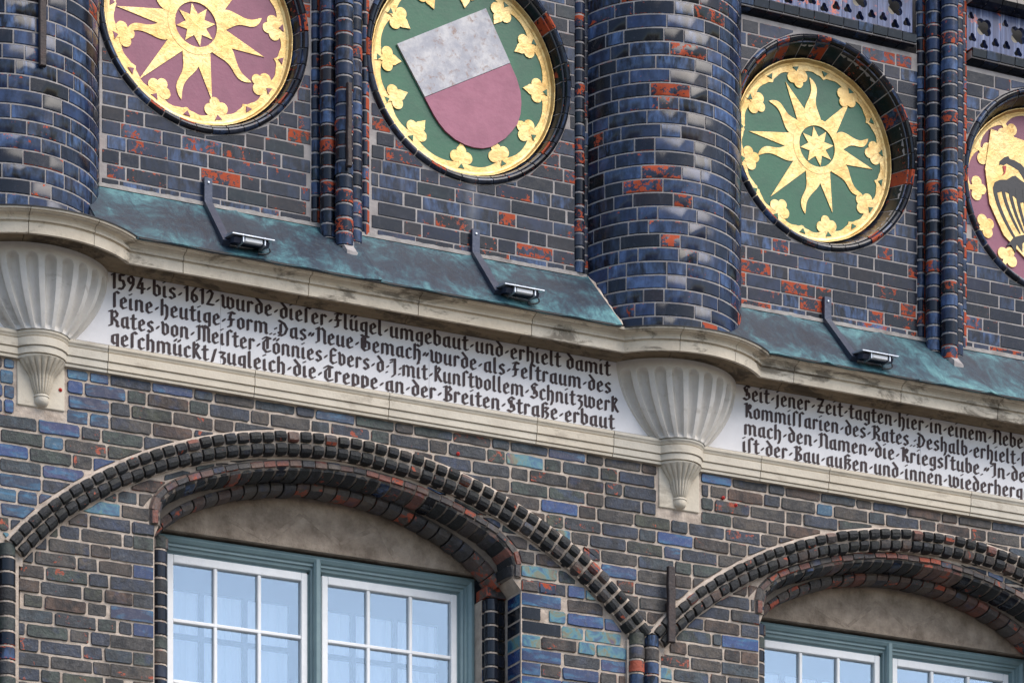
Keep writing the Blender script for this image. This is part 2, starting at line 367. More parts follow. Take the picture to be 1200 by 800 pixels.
def rows(xa, xb, z0, z1, pitch, gap, rng, S_=.25, H_=.125, cuts=(), pattern=None):
    """courses of brick outlines between xa..xb, z0 (lowest joint) .. z1; cuts are callables or rects"""
    out = []; nrow = int(round((z1 - z0) / pitch + .49))
    for k in range(nrow):
        zb = z0 + k * pitch + gap / 2; zt = min(z0 + (k + 1) * pitch - gap / 2, z1)
        if zt - zb < .02: continue
        pat = pattern or rng.choice([(S_, S_, H_), (S_, S_, H_), (S_, H_)])
        x = xa - rng.uniform(0, S_); i = rng.randrange(3)
        ivs = [(xa, xb)]
        for c in cuts:
            if isinstance(c, tuple) and c[3] < zt - .012 and c[4] > zb + .012:
                n = []
                for a, b in ivs:
                    if c[1] > a: n.append((a, min(b, c[1] - gap)))
                    if c[2] < b: n.append((max(a, c[2] + gap), b))
                    if c[1] >= b or c[2] <= a:
                        n = n[:-2] if False else n
                ivs = [(a, b) for a, b in n if b - a > .03]
        while x < xb:
            L = pat[i % len(pat)]; i += 1
            a, b = x + gap / 2, x + L - gap / 2; x += L
            for ia, ib in ivs:
                aa, bb = max(a, ia), min(b, ib)
                if bb - aa < .035: continue
                poly = [(aa, zb), (bb, zb), (bb, zt), (aa, zt)]
                for c in cuts:
                    if callable(c) and poly: poly = c(poly)
                    if not poly or len(poly) < 3: break
                if poly and len(poly) >= 3:
                    cl = [poly[0]]
                    for q in poly[1:]:
                        if hypot(q[0] - cl[-1][0], q[1] - cl[-1][1]) > .004: cl.append(q)
                    if hypot(cl[0][0] - cl[-1][0], cl[0][1] - cl[-1][1]) < .004: cl.pop()
                    if len(cl) >= 3 and area(cl) > .0006: out.append(cl)
    return out
def lay(parent, polys, face, pick, rng, thick=.05, ch=.003, j=0., jd=.0015, tilt=.004):
    """every outline in view becomes a brick part, the ones past the frame one joined part"""
    rest = MB(); matr = None; cnt = 0
    polys = sorted(polys, key=lambda p: -area(p))
    for poly in polys:
        cx = sum(p[0] for p in poly) / len(poly); cz = sum(p[1] for p in poly) / len(poly); mat = pick(cx, cz, rng)
        me, (cx, cz) = brick_piece(poly, mat, rng, thick, ch, j)
        f = face + rng.uniform(-jd, jd)
        if inview(cx, face, cz) and cnt < 298:
            put('brick', me, parent, V(cx, f, cz), (rng.uniform(-tilt, tilt) * 3, 0, rng.uniform(-tilt, tilt))); cnt += 1
        else:
            rest.add([v.co[:] for v in me.vertices], [tuple(p.vertices) for p in me.polygons], V(cx, f, cz)); matr = mat
    if rest.v: rest.put('brickwork', matr, parent, 28, kind='stuff')
    return cnt
def plate(outer, holes, dfront, dback, name, mat, parent=None, kind=None, label=None, smooth=None, at=None):
    """flat plate with holes, outlines in (x,z) wall coordinates"""
    bm = bmesh.new(); edges = []
    for loop in [outer] + holes:
        vs = [bm.verts.new((x, -dfront, z)) for x, z in loop]
        edges += [bm.edges.new((vs[i - 1], vs[i])) for i in range(len(vs))]
    r = bmesh.ops.triangle_fill(bm, edges=edges, use_beauty=True)
    faces = [g for g in r['geom'] if isinstance(g, bmesh.types.BMFace)]
    if not faces: faces = list(bm.faces)
    bmesh.ops.recalc_face_normals(bm, faces=bm.faces)
    if bm.faces and sum(f.normal.y for f in bm.faces) > 0: bmesh.ops.reverse_faces(bm, faces=list(bm.faces))
    ex = bmesh.ops.extrude_face_region(bm, geom=list(bm.faces))
    bmesh.ops.translate(bm, vec=(0, dfront - dback, 0), verts=[g for g in ex['geom'] if isinstance(g, bmesh.types.BMVert)])
    bmesh.ops.recalc_face_normals(bm, faces=bm.faces)
    me = bpy.data.meshes.new(name); bm.to_mesh(me); bm.free(); me.materials.append(MAT[mat])
    if smooth: me.shade_smooth(); me.set_sharp_from_angle(angle=radians(smooth))
    return put(name, me, parent, V(0, 0, 0) if at is None else at, label=label, kind=kind)
def circle(cx, cz, r, n=72, a0=0.): return [(cx + r * cos(a0 + 2 * pi * i / n), cz + r * sin(a0 + 2 * pi * i / n)) for i in range(n)]
def sweep_piece(profile, L, nseg=1, curve=0.):
    """profile [(n, d)] swept by length L along x, optionally bent to radius 1/curve (centre below). local coords: x along, z = n, y = -d"""
    vs = []; fs = []; m_ = len(profile)
    for s in range(nseg + 1):
        t = -L / 2 + L * s / nseg
        for n_, d_ in profile:
            if curve:
                R = 1 / curve; a = t * curve; vs.append(((R + n_) * sin(a), -d_, (R + n_) * cos(a) - R))
            else: vs.append((t, -d_, n_))
    for s in range(nseg):
        for i in range(m_):
            j_ = (i + 1) % m_; fs.append((s * m_ + i, s * m_ + j_, (s + 1) * m_ + j_, (s + 1) * m_ + i))
    fs.append(tuple(range(m_))); fs.append(tuple(reversed(range(nseg * m_, (nseg + 1) * m_))))
    return vs, fs
def arc_path(cx, za, R1, half1, r2, half2, zend=None):
    """symmetrical arch: big radius to half1, then radius r2 until its half width is half2; returns list of (x,z,tangent) left to right, even"""
    a1 = asin(half1 / R1); cz = za - R1; pts = []
    ox, oz = (R1 - r2) * sin(a1), cz + (R1 - r2) * cos(a1)
    right = []
    n1 = 60
    for i in range(n1 + 1): a = a1 * i / n1; right.append((R1 * sin(a), cz + R1 * cos(a)))
    a = a1; lim = pi / 2
    while a < lim:
        a += .02; x = ox + r2 * sin(a); z = oz + r2 * cos(a)
        if x > half2 or (zend is not None and z < zend): break
        right.append((x, z))
    P = [(cx - x, z) for x, z in reversed(right[1:])] + [(cx + x, z) for x, z in right]
    return P
def along(P, pitch, n=None):
    L = [0]
    for a, b in zip(P, P[1:]): L.append(L[-1] + hypot(b[0] - a[0], b[1] - a[1]))
    n = n or int(L[-1] / pitch); st = L[-1] / n; out = []; k = 0
    for i in range(n):
        s = (i + .5) * st
        while L[k + 1] < s: k += 1
        t = (s - L[k]) / (L[k + 1] - L[k]); a, b = P[k], P[k + 1]
        out.append((a[0] + (b[0] - a[0]) * t, a[1] + (b[1] - a[1]) * t, atan2(b[1] - a[1], b[0] - a[0])))
    return out, st
def offset(P, n_):
    out = []
    for i in range(len(P)):
        a, b = P[max(0, i - 1)], P[min(len(P) - 1, i + 1)]; t = atan2(b[1] - a[1], b[0] - a[0]); out.append((P[i][0] - sin(t) * n_, P[i][1] + cos(t) * n_))
    return out
def band(P, profile, name, mat, parent, smooth=40, kind=None):
    """continuous body with cross-section profile [(n,d)] along path P"""
    mb = MB(); m_ = len(profile)
    for i in range(len(P)):
        a, b = P[max(0, i - 1)], P[min(len(P) - 1, i + 1)]; t = atan2(b[1] - a[1], b[0] - a[0])
        mb.v += [V(P[i][0] - sin(t) * n_, d_, P[i][1] + cos(t) * n_) for n_, d_ in profile]
    for s in range(len(P) - 1):
        for i in range(m_): j_ = (i + 1) % m_; mb.f.append((s * m_ + i, s * m_ + j_, (s + 1) * m_ + j_, (s + 1) * m_ + i))
    mb.f.append(tuple(range(m_))); mb.f.append(tuple(reversed(range((len(P) - 1) * m_, len(P) * m_))))
    return mb.put(name, mat, parent, smooth, kind=kind)
def run_pieces(P, pitch, profile, gap, name, mats, parent, rng, jd=.004, jn=.003, nv=4, n=None, skip=None, jrot=.03, edge=.0):
    pts, st = along(P, pitch, n); variants = {}
    for mat in set(mats):
        for k in range(nv):
            prof = [(a + rng.uniform(-.0022, .0022), b + rng.uniform(-.0022, .0022)) for a, b in profile]
            L = (st - gap) * rng.uniform(.94, 1.03)
            vs, fs = sweep_piece(prof, L, 2)
            # soften the ends
            m_ = len(prof); ca = sum(a for a, b in prof) / m_; cb = sum(b for a, b in prof) / m_
            for s, sg in ((0, -1), (2, 1)):
                for i in range(m_):
                    q = s * m_ + i; x, y, z = vs[q]; vs[q] = (x, -( -y + (cb + y) * 0 ) if False else y + (-cb - y) * edge, z + (ca - z) * edge)
            variants.setdefault(mat, []).append(mesh(name, vs, fs, mat, 26))
    for x, z, t in pts:
        if skip and skip(x, z): continue
        me = rng.choice(variants[rng.choice(mats)])
        n_ = rng.uniform(-jn, jn)
        put(name, me, parent, V(x - sin(t) * n_, rng.uniform(-jd, jd), z + cos(t) * n_), (0, -t + rng.uniform(-jrot, jrot), 0))

# ------------------------------------------------------------------ ground and the plain wall below the picture
G = MB(); G.v = [(-80, -80, 0), (80, -80, 0), (80, 20, 0), (-80, 20, 0)]; G.f = [(0, 1, 2, 3)]; G.put('ground', 'paving', kind='structure')
B = MB().box(2, 16, -1.2, -.06, -OZ, -4.25); wb = B.put('wall', 'base_brick')
setp(wb, 'plain dark brick storey of the town hall below the arched windows', 'wall')

XC = 9.61; PER = 3.709; XL = XC - PER          # round piers and corbels
BZ = -1.968                                      # underside of the string course
PITCH = .0755
RED = lambda p: (lambda x, z, r: 'glazed_red' if r.random() < p else 'glazed_brick')

# ------------------------------------------------------------------ upper walls of glazed brick (face at d=-.15)
DW = -.15
MED = [(6.862, .045, .600), (8.405, .080, .622), (10.642, .088, .613), (12.19, .080, .613)]
CLX = [7.505, 11.30]                            # left shaft of each cluster
def upper(label, x0, x1, z1, meds, excl, seed, pred):
    rng = random.Random(seed); t = thing('brick_wall', label, 'wall', ((x0 + x1) / 2, DW, -1.3))
    holes = [circle(cx, cz, r - .004) for cx, cz, r in meds]
    plate([(x0 - .25, -1.36), (x1 + .25, -1.36), (x1 + .25, z1), (x0 - .25, z1)], holes, DW - .0028, DW - .14, 'mortar_bed', 'mortar_grey', t)
    MB().box(x0 - .25, x1 + .25, -.62, -.36, -1.36, z1 + .5).put('wall_core', 'base_brick', t)
    ps = rows(x0, x1, -.963 - 5 * 0 , z1, PITCH, .0085, rng, .226, .113, [outside(cx, cz, r + .004) for cx, cz, r in meds] + excl)
    def pick(x, z, r):
        near = min(abs(x - c) for c in (7.47, 7.83, 11.27, 11.62))
        return 'glazed_red' if r.random() < pred + (.5 if near < .07 else 0) + (.25 if z < -.75 else 0) else 'glazed_brick'
    lay(t, ps, DW, pick, rng, ch=.0016)
    return t
upper('dark glazed brick wall around the first two medallions, left of the middle round pier', XL + .40, XC - .44, .66, MED[:2], [cut_rect(7.48, 7.82, -2, 3)], 3, .22)
upper('dark glazed brick wall around the green sun and eagle medallions, right of the middle pier', XC + .42, 12.75, .72, MED[2:], [cut_rect(11.28, 11.60, -2, 3)], 4, .10)
# brick above the tracery, out of sight except for its lowest edge

# ------------------------------------------------------------------ round piers
def pier(xc, label, z1, seed):
    rng = random.Random(seed); t = thing('round_pier', label, 'pier', (xc, -.27, -1.34)); r = .492; dc = -.27
    mb = MB(); n = 40; R = r - .004
    for z in (-1.36, z1): mb.v += [V(xc + R * sin(a), dc + R * cos(a), z) for a in [radians(-112 + 224 * i / n) for i in range(n + 1)]]
    mb.f = [(i, i + 1, n + 2 + i, n + 1 + i) for i in range(n)] + [tuple(reversed(range(n + 1))), tuple(range(n + 1, 2 * n + 2))]
    mb.put('mortar_core', 'mortar_grey', t, 60)
    var = {}
    def curved(L, mat, k, h):
        key = (L, mat, k, h)
        if key in var: return var[key]
        g = .009; a0 = -(L - g) / 2 / r; a1 = -a0; ns = max(2, int(L / .04)); vs = []; fs = []
        jj = lambda: rng.uniform(-.0008, .0008)
        hh = h / 2
        lev = [(r - .03, -hh), (r - .003, -hh), (r, -hh + .003), (r, hh - .003), (r - .003, hh), (r - .03, hh)]
        for s in range(ns + 1):
            a = a0 + (a1 - a0) * s / ns
            for rr, z in lev: vs.append((rr * sin(a), -(rr * cos(a) - r), z + jj()))
        m_ = len(lev)
        for s in range(ns):
            for i in range(m_): q = (i + 1) % m_; fs.append((s * m_ + i, (s + 1) * m_ + i, (s + 1) * m_ + q, s * m_ + q))
        fs += [tuple(range(m_)), tuple(reversed(range(ns * m_, (ns + 1) * m_)))]
        var[key] = mesh('brick', vs, fs, mat, 40); return var[key]
    k = 0; z = -1.3655; rest = MB()
    while z < z1 - .03:
        h = PITCH - .0085
        zb, zt = z + .00425, z + PITCH - .00425
        if zb < -1.335: zb = -1.338; 
        a = radians(-115) - rng.uniform(0, .5); i = rng.randrange(3); pat = [(.226, .226, .113), (.226, .113)][rng.random() < .35]
        while a < radians(100):
            L = pat[i % len(pat)]; i += 1; am = a + L / 2 / r; a += L / r
            if am > radians(118) or am < radians(-118): continue
            mat = 'glazed_pier' if rng.random() > .16 else ('glazed_red' if rng.random() < .6 else 'glazed_black')
            me = curved(L, mat, rng.randrange(4), round(zt - zb, 4))
            at = V(xc + r * sin(am), dc + r * cos(am), (zb + zt) / 2)
            if inview(xc + r * sin(am), dc + r * cos(am), (zb + zt) / 2) and am < radians(125):
                put('brick', me, t, at, (0, 0, am + rng.uniform(-.006, .006)))
            else:
                M = Matrix.Rotation(am, 3, 'Z'); rest.add([tuple(M @ v.co) for v in me.vertices], [tuple(p.vertices) for p in me.polygons], at)
        z += PITCH; k += 1
    if rest.v: rest.put('brickwork', 'glazed_pier', t, 40, kind='stuff')
    return t
pier(XL - .095, 'round dark blue glazed brick pier at the left edge, beside the mauve sun medallion', .30, 11)
pier(XC, 'thick round pier of blue and black glazed brick between shield and green sun medallions', .95, 12)

# ------------------------------------------------------------------ shafts of moulded round bricks
def shaft_mesh(r, h, mat, rng, redside=None):
    n = 22; lv = [(r - .004, -h / 2), (r, -h / 2 + .004), (r, h / 2 - .004), (r - .004, h / 2)]; vs = []; fs = []
    for rr, z in lv: vs += [(rr * sin(2 * pi * i / n), -rr * cos(2 * pi * i / n), z) for i in range(n)]
    for s in range(3):
        for i in range(n): j = (i + 1) % n; fs.append((s * n + i, s * n + j, (s + 1) * n + j, (s + 1) * n + i))
    fs += [tuple(reversed(range(n))), tuple(range(3 * n, 4 * n))]
    me = mesh('shaft_brick', vs, fs, mat, 40)
    if redside:
        me.materials.append(MAT['worn_red'])
        for p in me.polygons:
            a = math.degrees(atan2(p.center.x, -p.center.y))
            if len(p.vertices) == 4 and redside[0] < a < redside[1]: p.material_index = 1
    return me
def shaft(t, x, d, r, z0, z1, mats, rng, pitch=PITCH, gap=.009, mortar='mortar_grey', red=0):
    var = {m_: shaft_mesh(r, pitch - gap, m_, rng) for m_ in set(mats)}
    rv = [shaft_mesh(r, pitch - gap, rng.choice(mats), rng, (a, b)) for a, b in ((0, 90), (12, 90), (-8, 48), (22, 90))]
    z = z1; zz = z0
    core = MB(); n = 12; R = r - .004
    for q in (z0, z1): core.v += [V(x + R * sin(2 * pi * i / n), d + R * cos(2 * pi * i / n), q) for i in range(n)]
    core.f = [(i, (i + 1) % n, n + (i + 1) % n, n + i) for i in range(n)] + [tuple(reversed(range(n))), tuple(range(n, 2 * n))]
    core.put('mortar_joint', mortar, t, 40)
    while zz < z1 - .02:
        if inview(x, d, zz, 60) or True:
            rd = rng.random() < red
            put('shaft_brick', rng.choice(rv) if rd else var[rng.choice(mats)], t, V(x + rng.uniform(-.0012, .0012), d + rng.uniform(-.0012, .0012), zz + pitch / 2), (0, 0, rng.uniform(-.05, .05) if rd else rng.uniform(-.3, .3)))
        zz += pitch
def cluster(x0, label, z1, seed):
    rng = random.Random(seed); t = thing('shaft_cluster', label, 'pilaster', (x0 + .14, -.1, -1.1))
    core = [(x0 - .03, -.16), (x0 + .03, -.155), (x0 + .045, -.125), (x0 + .06, -.09), (x0 + .10, -.03), (x0 + .16, -.04), (x0 + .2, -.1), (x0 + .26, -.155), (x0 + .31, -.16)]
    mb = MB(); n = len(core)
    for z in (-1.0, z1): mb.v += [V(a, b, z) for a, b in core]
    mb.f = [(i, (i + 1) % n, n + (i + 1) % n, n + i) for i in range(n)] + [tuple(reversed(range(n))), tuple(range(n, 2 * n))]
    mb.put('mortar_core', 'mortar_grey', t)
    # rough mortar under the shafts, running down into the copper
    mo = MB(); pl = [(x0 - .03, -.16), (x0 + .03, -.12), (x0 + .065, -.02), (x0 + .085, .075), (x0 + .145, .080), (x0 + .20, .0), (x0 + .25, -.08), (x0 + .32, -.16)]; n = len(pl)
    lev = [(-1.26, 1.), (-1.115, .96), (-1.075, .74), (-.975, .50), (-.95, .3)]
    for z, q in lev: mo.v += [V(x0 + .115 + (a - x0 - .115) * (.6 + .4 * q) + rng.uniform(-.004, .004), -.16 + (b + .16) * q, z + (rng.uniform(-.012, .012) if z > -1.2 else 0)) for a, b in pl]
    for k in range(len(lev) - 1): mo.f += [(k * n + i, k * n + (i + 1) % n, k * n + n + (i + 1) % n, k * n + n + i) for i in range(n)]
    mo.f += [tuple(reversed(range(n))), tuple(range((len(lev) - 1) * n, len(lev) * n))]
    mo.put('mortar_fillet', 'mortar_grey', t)
    R1 = ['glazed_red', 'glazed_red', 'glazed_brick']
    B1 = ['glazed_brick', 'glazed_pier', 'glazed_pier', 'glazed_red']
    shaft(t, x0, -.160, .029, -.925, z1, ['glazed_pier', 'glazed_brick'], rng, red=.85 if x0 > 9 else .35)
    shaft(t, x0 + .040, -.085, .044, -1.025, z1, B1, rng)
    shaft(t, x0 + .105, -.015, .050, -1.085, z1, B1, rng)
    shaft(t, x0 + .190, -.080, .044, -1.03, z1, B1, rng)
    shaft(t, x0 + .285, -.162, .027, -.945, z1, ['glazed_pier', 'glazed_brick'], rng, red=.85)
    return t
cluster(CLX[0], 'bundle of slim round shafts between the mauve sun and the shield medallion', .62, 21)
cluster(CLX[1], 'bundle of slim round shafts between the green sun and the eagle medallion', 1.35, 22)
rng = random.Random(5)
t = thing('round_shaft', 'single slim round brick shaft beside the thick middle pier, right of the shield', 'shaft', (9.085, -.16, -.93))
shaft(t, 9.083, -.160, .033, -.93, .66, ['glazed_brick', 'glazed_brick', 'glazed_red', 'glazed_ring'], rng)
t = thing('round_shaft', 'slim red-worn shaft squeezed between the left pier and the mauve sun medallion', 'shaft', (6.33, -.17, -.93))
shaft(t, 6.235, -.172, .026, -.93, .3, ['glazed_red', 'glazed_brick'], rng)

# ------------------------------------------------------------------ medallions
DDK = [-.235, -.235, -.285, -.285]; RGK = [.075, .075, .100, .085]      # painted faces
def ring_pieces(t, cx, cz, R, rng, rg, dd_):
    d = DW
    prof = [(R, d - .012), (R - .001, d + .006), (R - .007, d + .016), (R - .017, d + .020), (R - .027, d + .015), (R - .032, d + .003), (R - .034, d - .005),
            (R - .038, d - .001), (R - .045, d - .003), (R - .049, d - .012), (R - .051, d - .025), (rg + .003, dd_ + .004), (rg + .003, dd_ - .01), (R - .005, dd_ - .01)]
    n = 40; var = []
    for k in range(6):
        ns = 3; a1 = (2 * pi / n - .006 / R) / 2; vs = []; fs = []; m_ = len(prof)
        for s in range(ns + 1):
            a = -a1 + 2 * a1 * s / ns
            vs += [(rr * sin(a), -(q - d), rr * cos(a)) for rr, q in prof]
        for s in range(ns):
            for i in range(m_): j = (i + 1) % m_; fs.append((s * m_ + i, s * m_ + j, (s + 1) * m_ + j, (s + 1) * m_ + i))
        fs += [tuple(range(m_)), tuple(reversed(range(ns * m_, (ns + 1) * m_)))]
        var.append(mesh('moulded_brick', vs, fs, 'glazed_ring' if k else 'glazed_red', 40))
    for i in range(n):
        a = 2 * pi * i / n + rng.uniform(-.002, .002)
        me = var[rng.randrange(6)]
        put('moulded_brick', me, t, V(cx, d + rng.uniform(-.0015, .0015), cz), (0, a, 0))
    # mortar ring behind
    P = [(R + .002, d - .006), (R - .028, d + .0), (R - .034, d - .009), (R - .047, d - .016), (rg + .005, dd_ - .001), (R + .002, dd_ - .012)]
    mb = MB(); N_ = 80; m_ = len(P)
    for s in range(N_):
        a = 2 * pi * s / N_; mb.v += [V(cx + rr * sin(a), dd, cz + rr * cos(a)) for rr, dd in P]
    for s in range(N_):
        for i in range(m_): j = (i + 1) % m_; s2 = (s + 1) % N_; mb.f.append((s * m_ + i, s * m_ + j, s2 * m_ + j, s2 * m_ + i))
    mb.put('mortar_ring', 'mortar_grey', t, 30)
def flat(t, name, mat, groups, cx, cz, d0, th=.004, label=None):
    """raised flat pieces; every group of outlines is one part"""
    from mathutils.geometry import tessellate_polygon
    k = 0
    for polys in groups:
        if isinstance(polys[0][0], (int, float)): polys = [polys]
        mb = MB()
        for p in polys:
            if area(p) < 0: p = p[::-1]
            tri = tessellate_polygon([[Vector((x, z, 0)) for x, z in p]]); n = len(p); dd = d0 + th + k * .00007; k += 1
            T = []
            for a, b, c in tri:
                A = area([p[a], p[b], p[c]])
                if abs(A) > 1e-9: T.append((a, b, c) if A > 0 else (a, c, b))
            mb.add([V(cx + x, dd, cz + z) for x, z in p] + [V(cx + x, d0 - .002, cz + z) for x, z in p], T + [((i + 1) % n, i, n + i, n + (i + 1) % n) for i in range(n)])
        mb.put(name, mat, t, label=label)
def pol(r, a): return (r * cos(radians(a)), r * sin(radians(a)))
def straight_ray(a, L, w=.054, r0=.136):
    da = degrees_(w / r0); return [pol(r0, a - da), pol(L, a), pol(r0, a + da)]
def degrees_(x): return x * 180 / pi
def wavy_ray(a, L, w=.046, r0=.136, s=1):
    A, B_ = [], []
    for i in range(19):
        u = i / 18; r = r0 + (L - r0) * u
        wd = w * (1 - u) ** .62 * (1 + .20 * sin(u * pi * 2.6)); off = .016 * sin(u * 2 * pi) * s * (.6 + u)
        ca, sa = cos(radians(a)), sin(radians(a))
        A.append((r * ca - (off + wd) * sa, r * sa + (off + wd) * ca)); B_.append((r * ca - (off - wd) * sa, r * sa + (off - wd) * ca))
    return B_ + A[::-1]
def annulus(t, name, mat, cx, cz, rin, rout, d0, th, n=120):
    inn = [(rin(2 * pi * i / n) if callable(rin) else rin) for i in range(n)]
    mb = MB()
    for i in range(n):
        a = 2 * pi * i / n; ro = rout(a) if callable(rout) else rout
        c, s_ = cos(a), sin(a)
        mb.v += [V(cx + inn[i] * c, d0 - .003, cz + inn[i] * s_), V(cx + inn[i] * c, d0 + th, cz + inn[i] * s_), V(cx + ro * c, d0 + th, cz + ro * s_), V(cx + ro * c, d0 - .003, cz + ro * s_)]
    for i in range(n):
        j = (i + 1) % n
        for q in range(4): k = (q + 1) % 4; mb.f.append((i * 4 + q, i * 4 + k, j * 4 + k, j * 4 + q))
    return mb.put(name, mat, t, 40)
def trefoil(a, r, s=1., pointed=False):
    """three petals on a stem, stalk on the rim, outline polygons"""
    out = []; ux, uz = cos(radians(a)), sin(radians(a))
    def P(q, v): return (ux * q - uz * v, uz * q + ux * v)
    def disc(q, v, rr, n=18): return [P(q + rr * cos(2 * pi * i / n), v + rr * sin(2 * pi * i / n)) for i in range(n)]
    out.append(disc(r + .004 * s, .031 * s, .029 * s)); out.append(disc(r + .004 * s, -.031 * s, .029 * s)); out.append(disc(r - .026 * s, 0, .026 * s))
    if pointed: out.append([P(r - .04 * s, .02 * s), P(r - .072 * s, 0), P(r - .04 * s, -.02 * s)])
    out.append([P(r, -.024 * s), P(r, .024 * s), P(r + .045, .011 * s), P(r + .10, .02 * s), P(r + .10, -.02 * s), P(r + .045, -.011 * s)])
    return out
def medallion(k, name, label, field, rng, n_l=8, a0=9.):
    cx, cz, R = MED[k]; t = thing('medallion', label, 'medallion', (cx, DW, cz), 'row of round painted medallions' and None)
    global DD
    DD = DDK[k]; rg = R - RGK[k]; ring_pieces(t, cx, cz, R, rng, rg, DD)
    mb = MB(); c = circle(cx, cz, rg + .01, 96); mb.v = [V(x, DD, z) for x, z in c] + [V(x, DD - .03, z) for x, z in c]; mb.f = [tuple(range(96)), tuple(reversed(range(96, 192)))] + [(i, i + 96, (i + 1) % 96 + 96, (i + 1) % 96) for i in range(96)]
    mb.put('painted_disc', field, t)
    # gilded cove between rim and brick ring
    mb = MB(); n = 96; P = [(rg - .022, DD + .006), (rg - .010, DD + .010), (rg - .003, DD + .022), (rg + .001, DD + .030), (rg + .006, DD + .030), (rg + .006, DD - .01), (rg - .02, DD - .01)]
    for s in range(n): a = 2 * pi * s / n; w_ = rng.uniform(-.0012, .0012); mb.v += [V(cx + (rr + w_) * cos(a), dd, cz + (rr + w_) * sin(a)) for rr, dd in P]
    m_ = len(P)
    for s in range(n):
        for i in range(m_): j = (i + 1) % m_; s2 = (s + 1) % n; mb.f.append((s * m_ + i, s * m_ + j, s2 * m_ + j, s2 * m_ + i))
    mb.put('gilded_cove', 'gold_leaf', t, 40)
    return t, cx, cz, rg
def sun_medallion(k, label, field, st, wv, lil, oc):
    rng = random.Random(40 + k); t, cx, cz, rg = medallion(k, 'medallion', label, field, rng)
    ox, oz = oc[0] - cx, oc[1] - cz                      # the painter's sun sits slightly off centre
    cpx, cpz = oc
    step_ = 360 / len(lil)
    la = sorted([a % 360 for a in lil])
    def rin(a):
        a = degrees_(a) % 360
        prev = max([x for x in la if x <= a] or [la[-1] - 360]); nxt = min([x for x in la if x > a] or [la[0] + 360])
        u = (a - prev) / (nxt - prev); v = (u * 2) % 1
        return rg - .114 + (.030 if abs(u - .5) < 1e-9 else 0) + .062 * (max(0, sin(pi * v)) ** .5) * (1 if .04 < u < .96 else .9) + .022 * max(0, 1 - abs(u - .5) * 8)
    annulus(t, 'gilded_border', 'gold_leaf', cx, cz, rin, rg - .012, DD, .0040, 240)
    ps = []
    for a in lil: ps.append(trefoil(a, rg - .094, 1.12))
    flat(t, 'gilded_lily', 'gold_leaf', ps, cx, cz, DD, .0048)
    tri = []
    for a in lil:
        u = Vector(pol(1, a)); v = Vector((-u.y, u.x)); c = u * (rg - .045)
        tri.append([tuple(c - u * .014 + v * 0), tuple(c + u * .012 - v * .02), tuple(c + u * .012 + v * .02)])
        b = Vector(pol(rg - .046, a + step_ / 2)); u2 = b.normalized(); v2 = Vector((-u2.y, u2.x))
        tri.append([tuple(b - u2 * .013), tuple(b + u2 * .013 - v2 * .02), tuple(b + u2 * .013 + v2 * .02)])
    flat(t, 'painted_gap', field, tri, cx, cz, DD, .0082)
    rays = [straight_ray(a, L) for a, L in st] + [wavy_ray(a, L, s=1 if i % 2 else 1) for i, (a, L) in enumerate(wv)]
    flat(t, 'sun_ray', 'gold_leaf', rays, cpx, cpz, DD, .0042)
    o = annulus(t, 'sun_disc', 'gold_leaf', cpx, cpz, .118, .158, DD, .0062, 64)
    star = []
    for i in range(16): star.append(pol(.112 if i % 2 == 0 else .058, 12 + i * 22.5))
    flat(t, 'sun_star', 'gold_leaf', [star], cpx, cpz, DD, .0045)
    return t
sun_medallion(0, 'round medallion with a gold sun on mauve, leftmost of the row', 'mauve',
              [(178.8, .444), (-132.3, .475), (-76.7, .396), (-14, .40), (46, .42), (118, .42)], [(-163.5, .411), (-101.4, .42), (-37.9, .40), (16.1, .39), (76, .41), (147, .40)],
              [9.5, -33.7, -76.5, -120, -163, 154, 98, 54], (6.850, .047))
sun_medallion(2, 'round medallion with a gold sun on green, right of the thick pier', 'green_paint',
              [(179.4, .447), (-131.7, .461), (-74.1, .377), (-9.8, .379), (53.7, .37), (122, .392)], [(-162.8, .409), (-101, .41), (-36.6, .381), (17.2, .36), (97.3, .391), (147.4, .375)],
              [9.5, -33.7, -76.5, -120, -165, 150, 103, 57], (10.677, .126))
# shield
rng = random.Random(91)
t, cx, cz, rg = medallion(1, 'medallion', 'round green medallion with the tilted white and rose shield', 'green_paint', rng)
t['label'] = 'round green medallion with the tilted white and rose shield between two shaft bundles'
lil = [(-127.6, 0), (-91, 0), (-61, 0), (-31, 0), (0, 0), (31, 0), (59, 0), (88, 0), (118, 0), (149, 0), (180, 0), (-154, 0)]
la = sorted(a % 360 for a, _ in lil)
def rin2(a):
    a = degrees_(a) % 360; prev = max([x for x in la if x <= a] or [la[-1] - 360]); nxt = min([x for x in la if x > a] or [la[0] + 360]); u = (a - prev) / (nxt - prev)
    return rg - .088 + .040 * max(0, sin(pi * u)) ** .5
annulus(t, 'gilded_border', 'gold_leaf', cx, cz, rin2, rg - .012, DD, .004, 240)
ps = []
for a, _ in lil: ps.append(trefoil(a, rg - .100, 1.12, True))
flat(t, 'gilded_lily', 'gold_leaf', ps, cx, cz, DD, .0048)
tri = []
for a, _ in lil:
    u = Vector(pol(1, a)); v = Vector((-u.y, u.x)); c = u * (rg - .046); tri.append([tuple(c - u * .014), tuple(c + u * .012 - v * .018), tuple(c + u * .012 + v * .018)])
flat(t, 'painted_gap', 'green_paint', tri, cx, cz, DD, .0092)
up = [(8.010, .169), (8.175, -.087), (8.690, .198), (8.542, .468)]
lo_ = [(8.175, -.090), (8.227, -.171), (8.262, -.215), (8.300, -.251), (8.358, -.285), (8.418, -.303), (8.470, -.308), (8.522, -.304), (8.570, -.288), (8.612, -.26), (8.66, -.224), (8.702, -.176), (8.735, -.13), (8.754, -.072), (8.759, -.01), (8.754, .05), (8.73, .12), (8.690, .195)]
flat(t, 'shield_chief', 'worn_white', [[(a - cx, b - cz) for a, b in up]], cx, cz, DD, .014)
